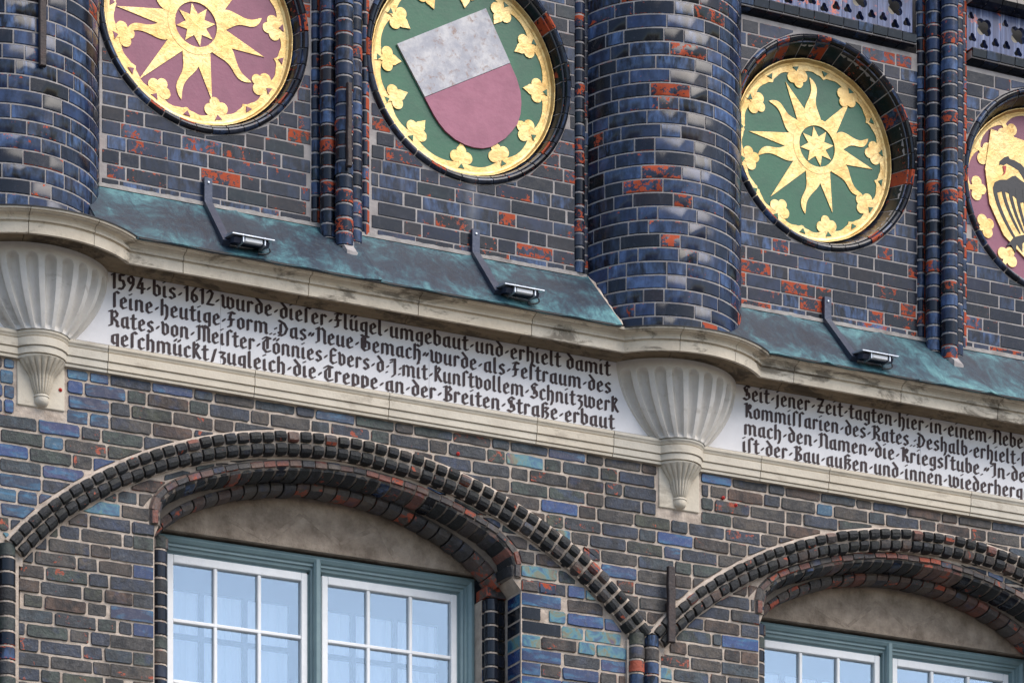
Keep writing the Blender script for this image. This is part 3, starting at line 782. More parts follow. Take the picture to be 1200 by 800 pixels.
flat(t, 'shield_base', 'rose', [[(a - cx, b - cz) for a, b in lo_]], cx, cz, DD, .0132)
# eagle
rng = random.Random(92)
t, cx, cz, rg = medallion(3, 'medallion', 'x', 'mauve', rng)
t['label'] = 'round medallion with a black eagle on gold, cut by the right edge of the picture'
la8 = [180 + 0, 150, 120, 90, 60, 30, 0, 210, 240, 270, 300, 330]
annulus(t, 'gilded_border', 'gold_leaf', cx, cz, lambda a: rg - .075 + .045 * abs(sin(a * 6)) ** .5, rg - .012, DD, .004, 240)
ps = []
for a in la8: ps.append(trefoil(a, rg - .105, 1.2))
flat(t, 'gilded_lily', 'gold_leaf', ps, cx, cz, DD, .0048)
sh = [(-.36, .34), (-.40, .10), (-.37, -.10), (-.27, -.27), (-.12, -.38), (0, -.43), (.12, -.38), (.27, -.27), (.37, -.10), (.40, .10), (.36, .34), (.0, .30)]
cx += .029; cz += .024
flat(t, 'gold_shield', 'gold_leaf', [sh], cx, cz, DD, .0100)
def mir(p): return [(-a, b) for a, b in reversed(p)]
head = [(-.305, .135), (-.300, .160), (-.268, .188), (-.240, .202), (-.228, .186), (-.195, .184), (-.15, .170), (-.10, .13), (-.06, .07), (-.05, .0), (-.10, .03), (-.135, .09), (-.17, .13), (-.215, .145), (-.25, .155), (-.272, .140), (-.292, .142)]
wing = [(-.345, .0), (-.335, .03), (-.30, .050), (-.25, .060), (-.215, .085), (-.19, .095), (-.155, .075), (-.10, .055), (-.03, .03), (-.03, -.20), (-.10, -.04), (-.15, -.06), (-.2, -.03), (-.27, -.01), (-.32, -.03)]
def feather(x0, z0, x1, z1, w_):
    A, B_ = [], []
    for i in range(9):
        u = i / 8; x = x0 + (x1 - x0) * (u ** 1.6); z = z0 + (z1 - z0) * u; ww = w_ * (1 - .35 * u) * (1.0 if u < .93 else .4); A.append((x - ww, z)); B_.append((x + ww, z + ww * .5))
    return A + B_[::-1]
fe = [feather(-.335, .0, -.175, -.30, .013), feather(-.28, .02, -.155, -.245, .012), feather(-.23, .02, -.13, -.235, .012), feather(-.18, .02, -.105, -.23, .012), feather(-.13, .02, -.08, -.2, .012)]
leg = [(-.06, -.15), (-.12, -.24), (-.20, -.27), (-.25, -.33), (-.22, -.32), (-.19, -.36), (-.18, -.31), (-.14, -.35), (-.14, -.30), (-.08, -.24), (-.02, -.2)]
tail = [(-.05, -.1), (-.09, -.38), (0, -.44), (.09, -.38), (.05, -.1)]
body = [(-.07, .06), (-.08, -.1), (-.05, -.2), (.05, -.2), (.08, -.1), (.07, .06), (0, .1)]
flat(t, 'eagle', 'black_paint', [[head, mir(head), wing, mir(wing), body, tail, leg, mir(leg)] + fe + [mir(f) for f in fe]], cx, cz, DD, .0112)
flat(t, 'eagle_tongue', 'red_plug', [[(-.28, .135), (-.27, .10), (-.285, .075), (-.262, .095), (-.255, .14)]], cx, cz, DD, .0145)

# ------------------------------------------------------------------ tracery frieze with its ledges
def trefoil_hole(cx, cz, s, n=3, a0=90):
    pts = []
    for k in range(n):
        a = radians(a0 + k * 360 / n)
        for i in range(9):
            b = a - radians(95) + radians(190) * i / 8; pts.append((cx + s * (.72 * cos(a) + .62 * cos(b)), cz + s * (.72 * sin(a) + .62 * sin(b))))
    return pts
def tracery(label, x0, n_, seed):
    rng = random.Random(seed); t = thing('tracery_frieze', label, 'frieze', (x0 + n_ * .237 / 2, DW, .74))
    x1 = x0 + n_ * .237
    for i in range(n_):
        a = x0 + i * .237; b = a + .234; c = a + .1185
        holes = [trefoil_hole(c, .968, .043, 4, 45), trefoil_hole(a + .028, 1.018, .018), trefoil_hole(c, .866, .022), trefoil_hole(a + .038, .892, .021), trefoil_hole(a + .198, .892, .021)]
        plate([(a, .812), (b, .812), (b, 1.070), (a, 1.070)], holes, DW - .006, DW - .035, 'tracery_tile', 'tracery_glaze', t)
        # broken cream body behind the big opening
        plate([(c - .06, .93), (c - .01, .915), (c + .02, .94), (c - .03, .985), (c - .06, .975)], [], DW - .04, DW - .055, 'inner_tracery', 'cream', t)
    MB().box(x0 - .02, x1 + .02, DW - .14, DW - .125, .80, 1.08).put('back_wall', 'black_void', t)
    prof = [(.742, DW - .03), (.742, DW + .02), (.758, DW + .052), (.800, DW + .058), (.810, DW + .048), (.810, DW - .03)]
    prof2 = [(1.072, DW - .03), (1.072, DW + .03), (1.085, DW + .07), (1.11, DW + .08), (1.15, DW + .07), (1.15, DW - .03)]
    for pr, nm in ((prof, 'ledge_brick'), (prof2, 'upper_ledge_brick')):
        L = .098; k = int((x1 - x0) / L)
        me = {}
        for mt in ('glazed_black', 'glazed_ring'):
            vs, fs = sweep_piece([(z, d) for z, d in pr], L - .005, 1); me[mt] = mesh(nm, vs, fs, mt, 15)
        for i in range(k): put(nm, me[rng.choice(['glazed_black', 'glazed_black', 'glazed_ring'])], t, V(x0 + (i + .5) * L, rng.uniform(-.001, .001), rng.uniform(-.001, .001)))
        MB().box(x0, x0 + k * L, DW - .03, DW + .045, pr[0][0] + .008, pr[0][0] + .05).put('mortar_joint', 'mortar_grey', t)
tracery('pierced blue glazed tracery band above the green sun medallion', 10.06, 5, 31)
tracery('pierced pale blue tracery band above the eagle medallion at the top right corner', 11.615, 5, 32)

# ------------------------------------------------------------------ cornice and string course: stones with a profile, bent round the corbels
def course(label, name, profs, dC, rk, joints, rings, seed, xs, ringcuts):
    """prof [(d,z)] closed outline; straight stones between corbels mitred into ring stones of radius d+rk about depth dC"""
    rng = random.Random(seed); t = thing(name, label, 'ledge', (9, 0, profs[0][0][0][1]))
    def half(d): r = d + rk; q = d - dC; return sqrt(max(r * r - q * q, 1e-6))
    cur = {}
    def straight(a, b, ma, mb_):
        prof, mat, n = cur['p'], cur['m'], len(cur['p'])
        mb = MB()
        for x, mt, sg in ((a, ma, 1), (b, mb_, -1)):
            for d, z in prof: mb.v.append(V((x + sg * half(d)) if mt else x + sg * .0022, d, z))
        mb.f = [(i, (i + 1) % n, n + (i + 1) % n, n + i) for i in range(n)] + [tuple(reversed(range(n))), tuple(range(n, 2 * n))]
        mb.put('stone', mat, t, 14)
    def ring(xc, t0, t1):
        prof, mat, n = cur['p'], cur['m'], len(cur['p'])
        mb = MB(); ns = max(4, int((t1 - t0) * 14))
        for s in range(ns + 1):
            u = t0 + (t1 - t0) * s / ns
            for d, z in prof:
                r = d + rk; th = asin(min(1, half(d) / r)); a = u * th; mb.v.append(V(xc + r * sin(a), dC + r * cos(a), z))
        for s in range(ns):
            for i in range(n): j = (i + 1) % n; mb.f.append((s * n + i, s * n + j, (s + 1) * n + j, (s + 1) * n + i))
        mb.f += [tuple(range(n)), tuple(reversed(range(ns * n, (ns + 1) * n)))]
        mb.put('stone', mat, t, 14)
    cs = [(xs[0], False)] + [(x, False) for x in joints] + [(xs[1], False)]
    marks = sorted([(x, 'j') for x in joints] + [(x, 'c') for x in rings])
    for pf, mt_ in profs:
        cur['p'], cur['m'] = pf, mt_; prev, pc = xs[0], False
        for x, kd in marks:
            straight(prev, x, pc, kd == 'c'); prev, pc = x, kd == 'c'
            if kd == 'c':
                q = [-1] + list(ringcuts) + [1]
                for u, v in zip(q, q[1:]): ring(x, u + (.008 if u > -1 else 0), v)
        straight(prev, xs[1], pc, False)
    return t
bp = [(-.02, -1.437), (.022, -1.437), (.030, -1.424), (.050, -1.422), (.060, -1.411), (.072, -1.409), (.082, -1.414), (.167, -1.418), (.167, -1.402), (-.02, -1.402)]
cp = [(-.02, -1.400), (.171, -1.400), (.174, -1.454), (.192, -1.454), (.195, -1.404), (.188, -1.400), (.188, -1.395), (.203, -1.393), (.205, -1.383), (.200, -1.380), (.206, -1.371), (.220, -1.364), (.240, -1.361), (.240, -1.357), (.253, -1.355), (.256, -1.342), (-.02, -1.342)]
course('weathered stone cornice with soot stains running under the copper slopes and round both corbels', 'stone_cornice', [(cp, 'cornice_stone'), (bp, 'dark_soffit_stone')], -.26, .43, [6.62, 7.32, 7.95, 8.62, 10.25, 10.95, 11.6], [XL, XC], 51, (5.0, 12.9), (-.35, .4))
lp = [(-.02, -1.818), (.036, -1.832), (.044, -1.838), (.044, -1.850), (.038, -1.857), (.034, -1.866), (.028, -1.868), (.028, -1.872), (.037, -1.872), (.036, -1.913), (.023, -1.915), (.023, -1.919), (.029, -1.919), (.028, -1.950), (.016, -1.952), (.016, -1.955), (.021, -1.955), (.020, -1.968), (-.02, -1.968)]
course('pale moulded stone string course below the inscription, bent round the small pendants', 'string_course', [(lp, 'clean_stone')], -.04, .118, [6.268, 7.08, 7.85, 8.73, 9.2, 10.13, 10.573, 11.52, 12.2], [XL + .015, XC + .015], 52, (5.0, 12.9), ())

# ------------------------------------------------------------------ fluted corbels with pendants
def corbel(xc, label):
    t = thing('corbel', label, 'corbel', (xc, 0, -2.2))
    nu, nv, NF = 9 * 24, 76, 9; zt, zb = -1.437, -1.838; mb = MB()
    for j in range(nv + 1):
        v = j / nv; z = zt + (zb - zt) * v
        h = .165 + .212 * (1 - v ** 2.1); f = .128 + .075 * (1 - v ** 2)
        r = (h * h + f * f) / (2 * f); dc = f - r; th = asin(min(1, h / r)) if dc <= 0 else pi - asin(h / r)
        for i in range(nu + 1):
            s = -1 + 2 * i / nu; a = s * th
            u = ((i / nu * NF) % 1) * 2 - 1 if 0 < i < nu else -1
            pitch = 2 * th * r / NF; um = u * pitch / 2; gw = pitch * .335
            zz = (zt - z); head = .045 + gw
            dist = hypot(um, min(0, zz - head)) if zz < head else abs(um)
            g = 0
            if dist < gw: g = 1.25 * gw * (1 - (dist / gw) ** 3)
            if v > .93: g *= (1 - v) / .07
            rr = r - g
            mb.v.append(V(xc + .012 * v + rr * sin(a), dc + rr * cos(a), z))
    W_ = nu + 1
    for j in range(nv):
        for i in range(nu): mb.f.append((j * W_ + i, (j + 1) * W_ + i, (j + 1) * W_ + i + 1, j * W_ + i + 1))
    mb.put('fluted_bowl', 'bowl_stone', t, 32)
    # plate and pendant below the string course
    xp = xc + .017
    vs, fs = rbox(xp - .128, xp + .126, -.04, .003, -2.197, BZ - .001, .004); MB().add(vs, fs).put('back_plate', 'clean_stone', t)
    mb = MB(); nu, nv = 90, 34
    for j in range(nv + 1):
        v = j / nv; z = BZ - .002 - .168 * v
        h = .122 * (1 - v) ** .9 * (1 - .25 * sin(pi * v)) + .030 * v + .012 * sin(pi * min(1, v * 2.2)) * (1 - v)
        f = h * .95 + .008
        for i in range(nu + 1):
            a = (-1 + 2 * i / nu) * radians(90); g = 1 - .11 * abs(sin(i / nu * pi * 10)) ** .6 * (1 if .02 < v < .95 else 0) * -1
            g = 1 - .13 * (1 - abs(sin(i / nu * pi * 10)) ** .5) * min(1, v * 8)
            mb.v.append(V(xp + h * g * sin(a), f * g * cos(a), z))
    W_ = nu + 1
    for j in range(nv):
        for i in range(nu): mb.f.append((j * W_ + i, (j + 1) * W_ + i, (j + 1) * W_ + i + 1, j * W_ + i + 1))
    mb.put('pendant', 'clean_stone', t, 40)
    mb = MB(); nu, P = 24, [(.036, -2.137), (.040, -2.141), (.040, -2.147), (.036, -2.150), (.037, -2.158), (.037, -2.172), (.031, -2.184), (.018, -2.193), (.001, -2.196)]
    for r, z in P:
        for i in range(nu + 1): a = (-1 + 2 * i / nu) * radians(95); mb.v.append(V(xp + r * sin(a), .004 + r * cos(a), z))
    W_ = nu + 1
    for j in range(len(P) - 1):
        for i in range(nu): mb.f.append((j * W_ + i, (j + 1) * W_ + i, (j + 1) * W_ + i + 1, j * W_ + i + 1))
    mb.put('pendant_knob', 'clean_stone', t, 50)
corbel(XL, 'fluted stone corbel bowl with small pendant under the left round pier')
corbel(XC, 'fluted stone corbel bowl with small pendant between the two inscription panels')

# ------------------------------------------------------------------ inscription panels
GL = {
 'i': (1.9, [[(.7, 4.5), (.7, .7), (1.2, .45)], [(.55, 6.1), (.95, 6.4)]]), 'n': (3.4, [[(.7, 4.5), (.7, .5)], [(.7, 3.8), (1.6, 4.6), (2.4, 4.1), (2.4, .7), (2.8, .45)]]),
 'm': (5.1, [[(.7, 4.5), (.7, .5)], [(.7, 3.8), (1.6, 4.6), (2.4, 4.1), (2.4, .5)], [(2.4, 3.8), (3.3, 4.6), (4.1, 4.1), (4.1, .7), (4.5, .45)]]),
 'u': (3.4, [[(.7, 4.5), (.7, 1.0), (1.3, .45), (2.3, 1.2)], [(2.4, 4.5), (2.4, .7), (2.8, .45)]]), 'r': (2.6, [[(.7, 4.5), (.7, .5)], [(.7, 3.7), (1.5, 4.6), (2.1, 4.0)]]),
 'e': (2.9, [[(2.2, .9), (1.4, .4), (.7, 1.1), (.7, 3.8), (1.5, 4.6), (2.1, 3.8), (2.0, 3.0), (.9, 2.2)]]),
 'a': (3.3, [[(2.3, 4.5), (.8, 3.9), (.7, 1.1), (1.4, .45), (2.3, 1.2)], [(2.3, 4.5), (2.3, .8), (2.8, .45)]]),
 'o': (3.1, [[(1.5, 4.6), (.7, 3.9), (.7, 1.1), (1.5, .4), (2.3, 1.1), (2.3, 3.9), (1.5, 4.6)]]), 'c': (2.7, [[(2.1, 4.0), (1.5, 4.6), (.7, 3.8), (.7, 1.1), (1.4, .4), (2.1, .9)]]),
 'd': (3.1, [[(.7, 6.5), (2.3, 4.4), (2.3, 1.1), (1.5, .4), (.7, 1.1), (.7, 3.6), (1.4, 4.3), (2.2, 4.0)]]), 'b': (3.1, [[(.7, 6.6), (.7, 1.0), (1.5, .4), (2.3, 1.1), (2.3, 3.8), (1.5, 4.5), (.8, 3.9)]]),
 'h': (3.2, [[(.7, 6.6), (.7, .5)], [(.7, 3.8), (1.6, 4.6), (2.3, 3.9), (2.3, .6), (1.8, -1.0)]]), 'l': (1.9, [[(.7, 6.6), (.7, .8), (1.2, .45)]]),
 'k': (3.1, [[(.7, 6.6), (.7, .5)], [(.8, 5.0), (1.6, 6.1), (2.2, 5.4), (1.2, 3.4)], [(1.2, 3.3), (2.2, 1.2), (2.7, .6)]]), 't': (2.4, [[(1.0, 5.9), (1.0, .9), (1.5, .45), (2.0, .8)], [(.3, 4.4), (1.9, 4.5)]]),
 'f': (2.4, [[(.9, .5), (.9, 5.6), (1.5, 6.5), (2.1, 6.1)], [(.3, 4.3), (1.9, 4.4)]]), 'ſ': (2.3, [[(.8, .4), (.8, 5.8), (1.5, 6.5), (2.2, 6.0)]]),
 's': (2.8, [[(2.1, 4.1), (1.4, 4.6), (.7, 3.9), (.8, 3.0), (1.9, 2.2), (2.1, 1.1), (1.3, .4), (.6, .9)]]), 'g': (3.1, [[(2.3, 4.5), (.8, 3.9), (.7, 1.4), (1.4, .8), (2.3, 1.4)], [(2.3, 4.5), (2.3, -.6), (1.5, -1.3), (.7, -.8)]]),
 'p': (3.1, [[(.7, 4.7), (.7, -1.2)], [(.7, 3.8), (1.5, 4.6), (2.3, 3.9), (2.3, 1.1), (1.5, .5), (.8, 1.0)]]), 'v': (3.1, [[(.5, 5.2), (.8, 4.4), (.8, 1.0), (1.5, .4), (2.3, 1.2), (2.3, 3.8), (1.6, 4.6)]]),
 'w': (4.7, [[(.5, 5.2), (.8, 4.4), (.8, 1.0), (1.5, .45), (2.2, 1.1)], [(2.3, 4.8), (2.3, 1.0), (3.1, .4), (3.9, 1.2), (3.9, 3.9), (3.2, 4.6)]]),
 'z': (2.7, [[(.6, 4.5), (2.1, 4.4), (1.1, 2.8), (2.1, 2.2), (2.1, .6), (1.1, -.9)]]),
 'ü': (3.4, [[(.7, 4.5), (.7, 1.0), (1.3, .45), (2.3, 1.2)], [(2.4, 4.5), (2.4, .7), (2.8, .45)], [(.8, 5.8), (1.2, 6.5)], [(2.0, 5.8), (2.4, 6.5)]]),
 'ö': (3.1, [[(1.5, 4.6), (.7, 3.9), (.7, 1.1), (1.5, .4), (2.3, 1.1), (2.3, 3.9), (1.5, 4.6)], [(.7, 5.7), (1.1, 6.4)], [(1.8, 5.7), (2.2, 6.4)]]),
 'ß': (3.3, [[(.8, .4), (.8, 5.8), (1.5, 6.5), (2.3, 6.0)], [(1.5, 4.5), (2.6, 4.4), (1.7, 3.0), (2.6, 2.0), (2.3, .7), (1.5, -.2)]]),
 'j': (1.9, [[(.9, 4.6), (.9, -.2), (.3, -1.0)], [(.8, 6.0), (1.2, 6.4)]]),
 'F': (3.1, [[(.5, 5.8), (1.5, 6.4), (2.6, 5.9)], [(1.4, 5.8), (1.0, 4.2), (1.5, 3.2), (1.3, .9), (.5, .5)], [(.5, 3.3), (2.3, 3.5)]]),
 'D': (4.0, [[(.6, 6.4), (2.4, 5.4), (3.3, 3.6), (2.5, 1.2), (.6, .5)], [(1.2, 5.0), (1.2, 1.6)], [(.5, 1.7), (1.6, .5)]]),
 'N': (4.0, [[(.5, 5.7), (1.2, 6.4), (1.2, .9), (.5, .4)], [(1.2, 5.3), (2.3, 6.3), (3.2, 5.4), (3.2, .7), (3.6, .45)]]),
 'G': (4.0, [[(2.9, 5.9), (1.7, 6.4), (.7, 5.2), (.7, 1.4), (1.7, .4), (3.1, 1.2), (3.1, 3.6), (2.1, 4.1)], [(1.7, 5.6), (1.7, 1.7)]]),
 'R': (3.9, [[(.4, 5.9), (1.2, 6.3), (1.2, .8), (.4, .4)], [(1.2, 5.3), (2.2, 6.3), (3.0, 5.3), (2.7, 4.1), (1.4, 3.4)], [(1.6, 3.3), (2.9, 2.2), (2.9, .7), (3.4, .45)]]),
 'M': (5.2, [[(.5, 5.8), (1.2, 6.3), (1.2, .8), (.5, .3)], [(1.2, 5.3), (2.1, 6.3), (2.9, 5.4), (2.9, .5)], [(2.9, 5.3), (3.7, 6.3), (4.4, 5.4), (4.4, .7), (4.8, .45)]]),
 'T': (3.6, [[(.5, 5.4), (1.4, 6.3), (3.1, 5.9)], [(2.0, 5.8), (.8, 4.2), (.8, 1.5), (1.7, .4), (3.0, 1.0)], [(2.1, 5.7), (2.1, 1.9)]]),
 'E': (3.1, [[(2.5, 5.7), (1.5, 6.4), (.8, 5.4), (.8, 1.2), (1.6, .4), (2.6, 1.1)], [(.8, 3.4), (2.2, 3.8)]]),
 'J': (2.9, [[(.6, 5.9), (2.0, 6.3), (2.0, .3), (1.1, -.7)], [(.6, 4.8), (1.0, 5.2)]]), 'I': (2.9, [[(.6, 5.9), (2.0, 6.3), (2.0, 1.0), (1.2, .3)], [(.6, 4.8), (1.0, 5.2)]]),
 'S': (3.3, [[(2.6, 5.8), (1.6, 6.4), (.7, 5.3), (1.1, 4.0), (2.4, 3.1), (2.6, 1.4), (1.6, .4), (.4, .9)], [(1.6, 5.0), (1.6, 2.2)]]),
 'B': (3.5, [[(.5, 6.0), (1.2, 6.3), (1.2, .6)], [(1.2, 5.5), (2.2, 6.4), (2.8, 5.3), (1.5, 3.6), (2.8, 2.9), (2.8, 1.1), (1.6, .4), (.5, .9)]]),
 'K': (3.6, [[(.5, 6.0), (1.2, 6.3), (1.2, .6)], [(1.3, 3.4), (2.1, 5.9), (2.8, 5.5), (2.4, 4.2), (1.5, 3.4), (2.6, 2.4), (2.7, .8), (3.2, .5)]]),
 'Z': (3.6, [[(.6, 6.1), (2.9, 6.1), (.8, .7), (3.0, .7)], [(1.0, 3.4), (2.5, 3.4)]]),
 '1': (2.0, [[(.5, 5.6), (1.2, 6.3), (1.2, .5)]]), '5': (2.9, [[(2.2, 6.1), (.9, 6.1), (.9, 3.9), (1.9, 3.9), (2.3, 2.2), (1.6, .6), (.6, .7)]]),
 '9': (2.9, [[(2.2, 4.5), (1.4, 3.4), (.7, 4.2), (.7, 5.4), (1.5, 6.3), (2.2, 5.4), (2.1, 3.0), (1.1, .5)]]), '4': (3.1, [[(1.9, 6.3), (.6, 2.2), (2.8, 2.2)], [(2.0, 4.4), (2.0, .3)]]),
 '6': (2.9, [[(2.0, 6.3), (.9, 4.3), (.7, 1.6), (1.5, .5), (2.3, 1.5), (2.1, 2.9), (1.3, 3.4), (.8, 2.8)]]), '2': (2.9, [[(.7, 5.2), (1.5, 6.3), (2.3, 5.3), (1.9, 3.4), (.7, .7), (2.6, .7)]]),
 '·': (2.0, [[(.75, 2.3), (1.25, 3.1)]]), '"': (2.6, [[(.6, 2.6), (1.0, 3.7)], [(1.6, 2.6), (2.0, 3.7)]]), '.': (1.2, [[(.55, .5), (.7, .65)]]), ':': (1.5, [[(.6, .6), (.75, .75)], [(.9, 2.8), (1.15, 3.2)]]), '/': (2.8, [[(.9, .2), (2.0, 5.2)]]), ' ': (1.5, []),
}
def hull(P):
    P = sorted(set((round(a, 5), round(b, 5)) for a, b in P)); 
    def half(Q):
        h = []
        for p in Q:
            while len(h) > 1 and (h[-1][0] - h[-2][0]) * (p[1] - h[-2][1]) - (h[-1][1] - h[-2][1]) * (p[0] - h[-2][0]) <= 0: h.pop()
            h.append(p)
        return h
    a, b = half(P), half(P[::-1]); return a[:-1] + b[:-1]
PHI = radians(38); NW, NT = .90, .38
NIB = [(sx * NW / 2 * cos(PHI) - sy * NT / 2 * sin(PHI), sx * NW / 2 * sin(PHI) + sy * NT / 2 * cos(PHI)) for sx in (-1, 1) for sy in (-1, 1)]
def text_line(t, s, x0, x1, z, n_frac=1.):
    full = s.replace('|', ''); tot = sum(GL[c][0] for c in s.split('|')[0]); s = full; sx = (x1 - x0) / tot; sz = .0133; x = x0; mb = MB(); k = 0
    for ch in s:
        w_, st = GL[ch]
        for line in st:
            for p, q in zip(line, line[1:]):
                h = hull([(p[0] + a, p[1] + b) for a, b in NIB] + [(q[0] + a, q[1] + b) for a, b in NIB])
                P = [(x + a * sx, z + b * sz) for a, b in h]; d = .0022 + (k % 9) * .00007; k += 1; n = len(P)
                mb.add([V(a, d, b) for a, b in P] + [V(a, .001, b) for a, b in P], [tuple(range(n))] + [(i, n + i, n + (i + 1) % n, (i + 1) % n) for i in range(n)])
        x += w_ * sx
    mb.put('text_line', 'lettering', t)
def panel(label, x0, x1, lines, joints):
    t = thing('inscription_panel', label, 'inscription', ((x0 + x1) / 2, 0, -1.82))
    xs = [x0] + joints + [x1]
    for a, b in zip(xs, xs[1:]):
        vs, fs = rbox(a + .0006, b - .0006, -.06, 0, -1.816, -1.438, .0012); MB().add(vs, fs).put('slab', 'slab', t)
    for s, a, b, z in lines: text_line(t, s, a, b, z)
panel('white stone panel with four lines of dark blackletter beginning 1594 bis 1612 wurde dieser', XL + .01, XC - .001, [
    ('1594·bis·1612·wurde·dieſer·Flügel·umgebaut·und·erhielt damit', 6.292, 9.200, -1.524),
    ('ſeine·heutige·Form.:Das"Neue·Gemach"wurde·als·Feſtraum·des', 6.300, 9.205, -1.620),
    ('Rates·von·Meiſter·Tönnies·Evers·d:J:mit·kunſtvollem·Schnitzwerk', 6.280, 9.250, -1.718),
    ('geſchmückt/zugleich·die·Treppe·an·der·Breiten·Straße·erbaut', 6.290, 9.225, -1.814)], [6.9, 8.1])
t = thing('inscription_panel', 'blank end of the neighbouring white stone panel left of the left corbel', 'inscription', (5.4, 0, -1.82))
MB().box(4.9, XL + .009, -.06, 0, -1.84, -1.438).put('slab', 'slab', t)
panel('white stone panel with four blackletter lines beginning Seit jener Zeit, right of the corbel', XC + .001, 12.95, [
    ('Seit·jener·Zeit·tagten·hier·in·einem·Nebe|n', 10.030, 11.905, -1.524),
    ('Kommiſſarien·des·Rates.:Deshalb·erhielt·|ſ', 10.036, 11.885, -1.622),
    ('mach·den·Namen"die·Kriegsſtube."In·d|e', 10.036, 11.870, -1.718),
    ('iſt·der·Bau·außen·und·innen·wiederherg|e', 10.026, 11.903, -1.816)], [11.2])

# ------------------------------------------------------------------ copper slopes
def copper(label, x0, x1, seams, seed, hip):
    rng = random.Random(seed); t = thing('copper_roof', label, 'roof', ((x0 + x1) / 2, .1, -1.34))
    core = MB(); a, b = x0, x1
    P = [(-.14, -.948), (.248, -1.341), (-.14, -1.341)]
    for x in (a, b): core.v += [V(x, d, z) for d, z in P]
    core.f = [(0, 1, 4, 3), (1, 2, 5, 4), (2, 0, 3, 5), (0, 2, 1), (3, 4, 5)]; core.put('mortar_fill', 'mortar_grey', t)
    xs = [x0] + seams + [x1]
    for a, b in zip(xs, xs[1:]):
        mb = MB(); nx, nz = max(6, int((b - a) * 14)), 8
        base = len(mb.v)
        ph = rng.uniform(0, 6)
        for side in (0, 1):
            for i in range(nx + 1):
                for j in range(nz + 1):
                    u, v = i / nx, j / nz; x = a + (b - a) * u
                    w_ = (.004 * sin(x * 9 + ph) + .003 * sin(x * 23 + v * 5)) * sin(pi * v) * sin(pi * u) + (.006 * sin(x * 17 + ph) * v ** 6)
                    d = -.152 + .424 * v + w_ * .7; z = -.932 - .411 * v + w_ * .7
                    if j == nz: z -= .004
                    off = 0 if side == 0 else -.004
                    lap = .004 if u < .001 or u > .999 else 0
                    mb.v.append(V(x + (.004 if (u > .99 and b != x1) else 0), d + off + lap, z + off + lap + (.003 if u > .99 else 0)))
        M = (nx + 1) * (nz + 1)
        for i in range(nx):
            for j in range(nz):
                p = i * (nz + 1) + j; q = p + nz + 1
                mb.f.append((p, p + 1, q + 1, q)); mb.f.append((M + p, M + q, M + q + 1, M + p + 1))
        for i in range(nx):
            for j in (0, nz): p = i * (nz + 1) + j; q = p + nz + 1; mb.f.append((p, q, M + q, M + p) if j == 0 else (p, M + p, M + q, q))
        for i in (0, nx):
            for j in range(nz): p = i * (nz + 1) + j; mb.f.append((p, M + p, M + p + 1, p + 1) if i == 0 else (p, p + 1, M + p + 1, M + p))
        mb.put('copper_sheet', 'copper', t, 50)
    # drip edge
    vs, fs = rbox(x0 + .2 if hip != 'r' else x0, x1, .262, .270, -1.352, -1.339, .002); MB().add(vs, fs).put('drip_edge', 'black_void', t)
    # irregular mortar line where the sheet meets the bricks
    mb = MB(); x = x0; pts = []
    while x < x1: pts.append(x); x += .03
    for x in pts: hgt = rng.uniform(.001, .011); mb.v += [V(x, -.148, -.925 + hgt), V(x, -.138, -.925 + hgt * .6), V(x, -.134, -.944), V(x, -.15, -.944)]
    for i in range(len(pts) - 1):
        for q in range(4): k = (q + 1) % 4; mb.f.append((i * 4 + q, i * 4 + 4 + q, i * 4 + 4 + k, i * 4 + k))
    mb.put('mortar_line', 'mortar_light', t, 40)
    return t
t = copper('green and black weathered copper slope above the first inscription, left of the middle pier', XL + .25, 9.128, [7.04, 7.70, 8.42], 61, 'l')
mb = MB(); n = 14
for i in range(n + 1):
    u = i / n; d, z = -.15 + .40 * u, -.934 - .405 * u; j = random.uniform(-.004, .004)
    mb.v += [V(9.122 + j, d, z + .008), V(9.150 + j, d, z + .012 + j), V(9.156, d, z - .02), V(9.124, d, z - .02)]
for i in range(n):
    for q in range(4): k = (q + 1) % 4; mb.f.append((i * 4 + q, i * 4 + 4 + q, i * 4 + 4 + k, i * 4 + k))
mb.put('mortar_hip', 'mortar', t, 40)
copper('dark copper slope with green streaks above the second inscription, right of the middle pier', XC + .25, 12.9, [10.42, 11.02, 11.50, 12.2], 62, 'l')
# flat lead tops of the cornice round the piers
for xc, lb in ((XL, 'thin dark lead flashing on the cornice round the foot of the left pier'), (XC, 'thin dark lead flashing on the cornice round the foot of the middle pier')):
    mb = MB(); n = 40; P = [(.49, -1.339), (.690, -1.340), (.690, -1.346), (.49, -1.345)]
    for s in range(n + 1):
        a = radians(-62 + 124 * s / n); mb.v += [V(xc + r * sin(a), -.26 + r * cos(a), z) for r, z in P]
    for s in range(n):
        for i in range(4): j = (i + 1) % 4; mb.f.append((s * 4 + i, s * 4 + j, (s + 1) * 4 + j, (s + 1) * 4 + i))
    setp(mb.put('lead_flashing', 'black_void'), lb, 'flashing')

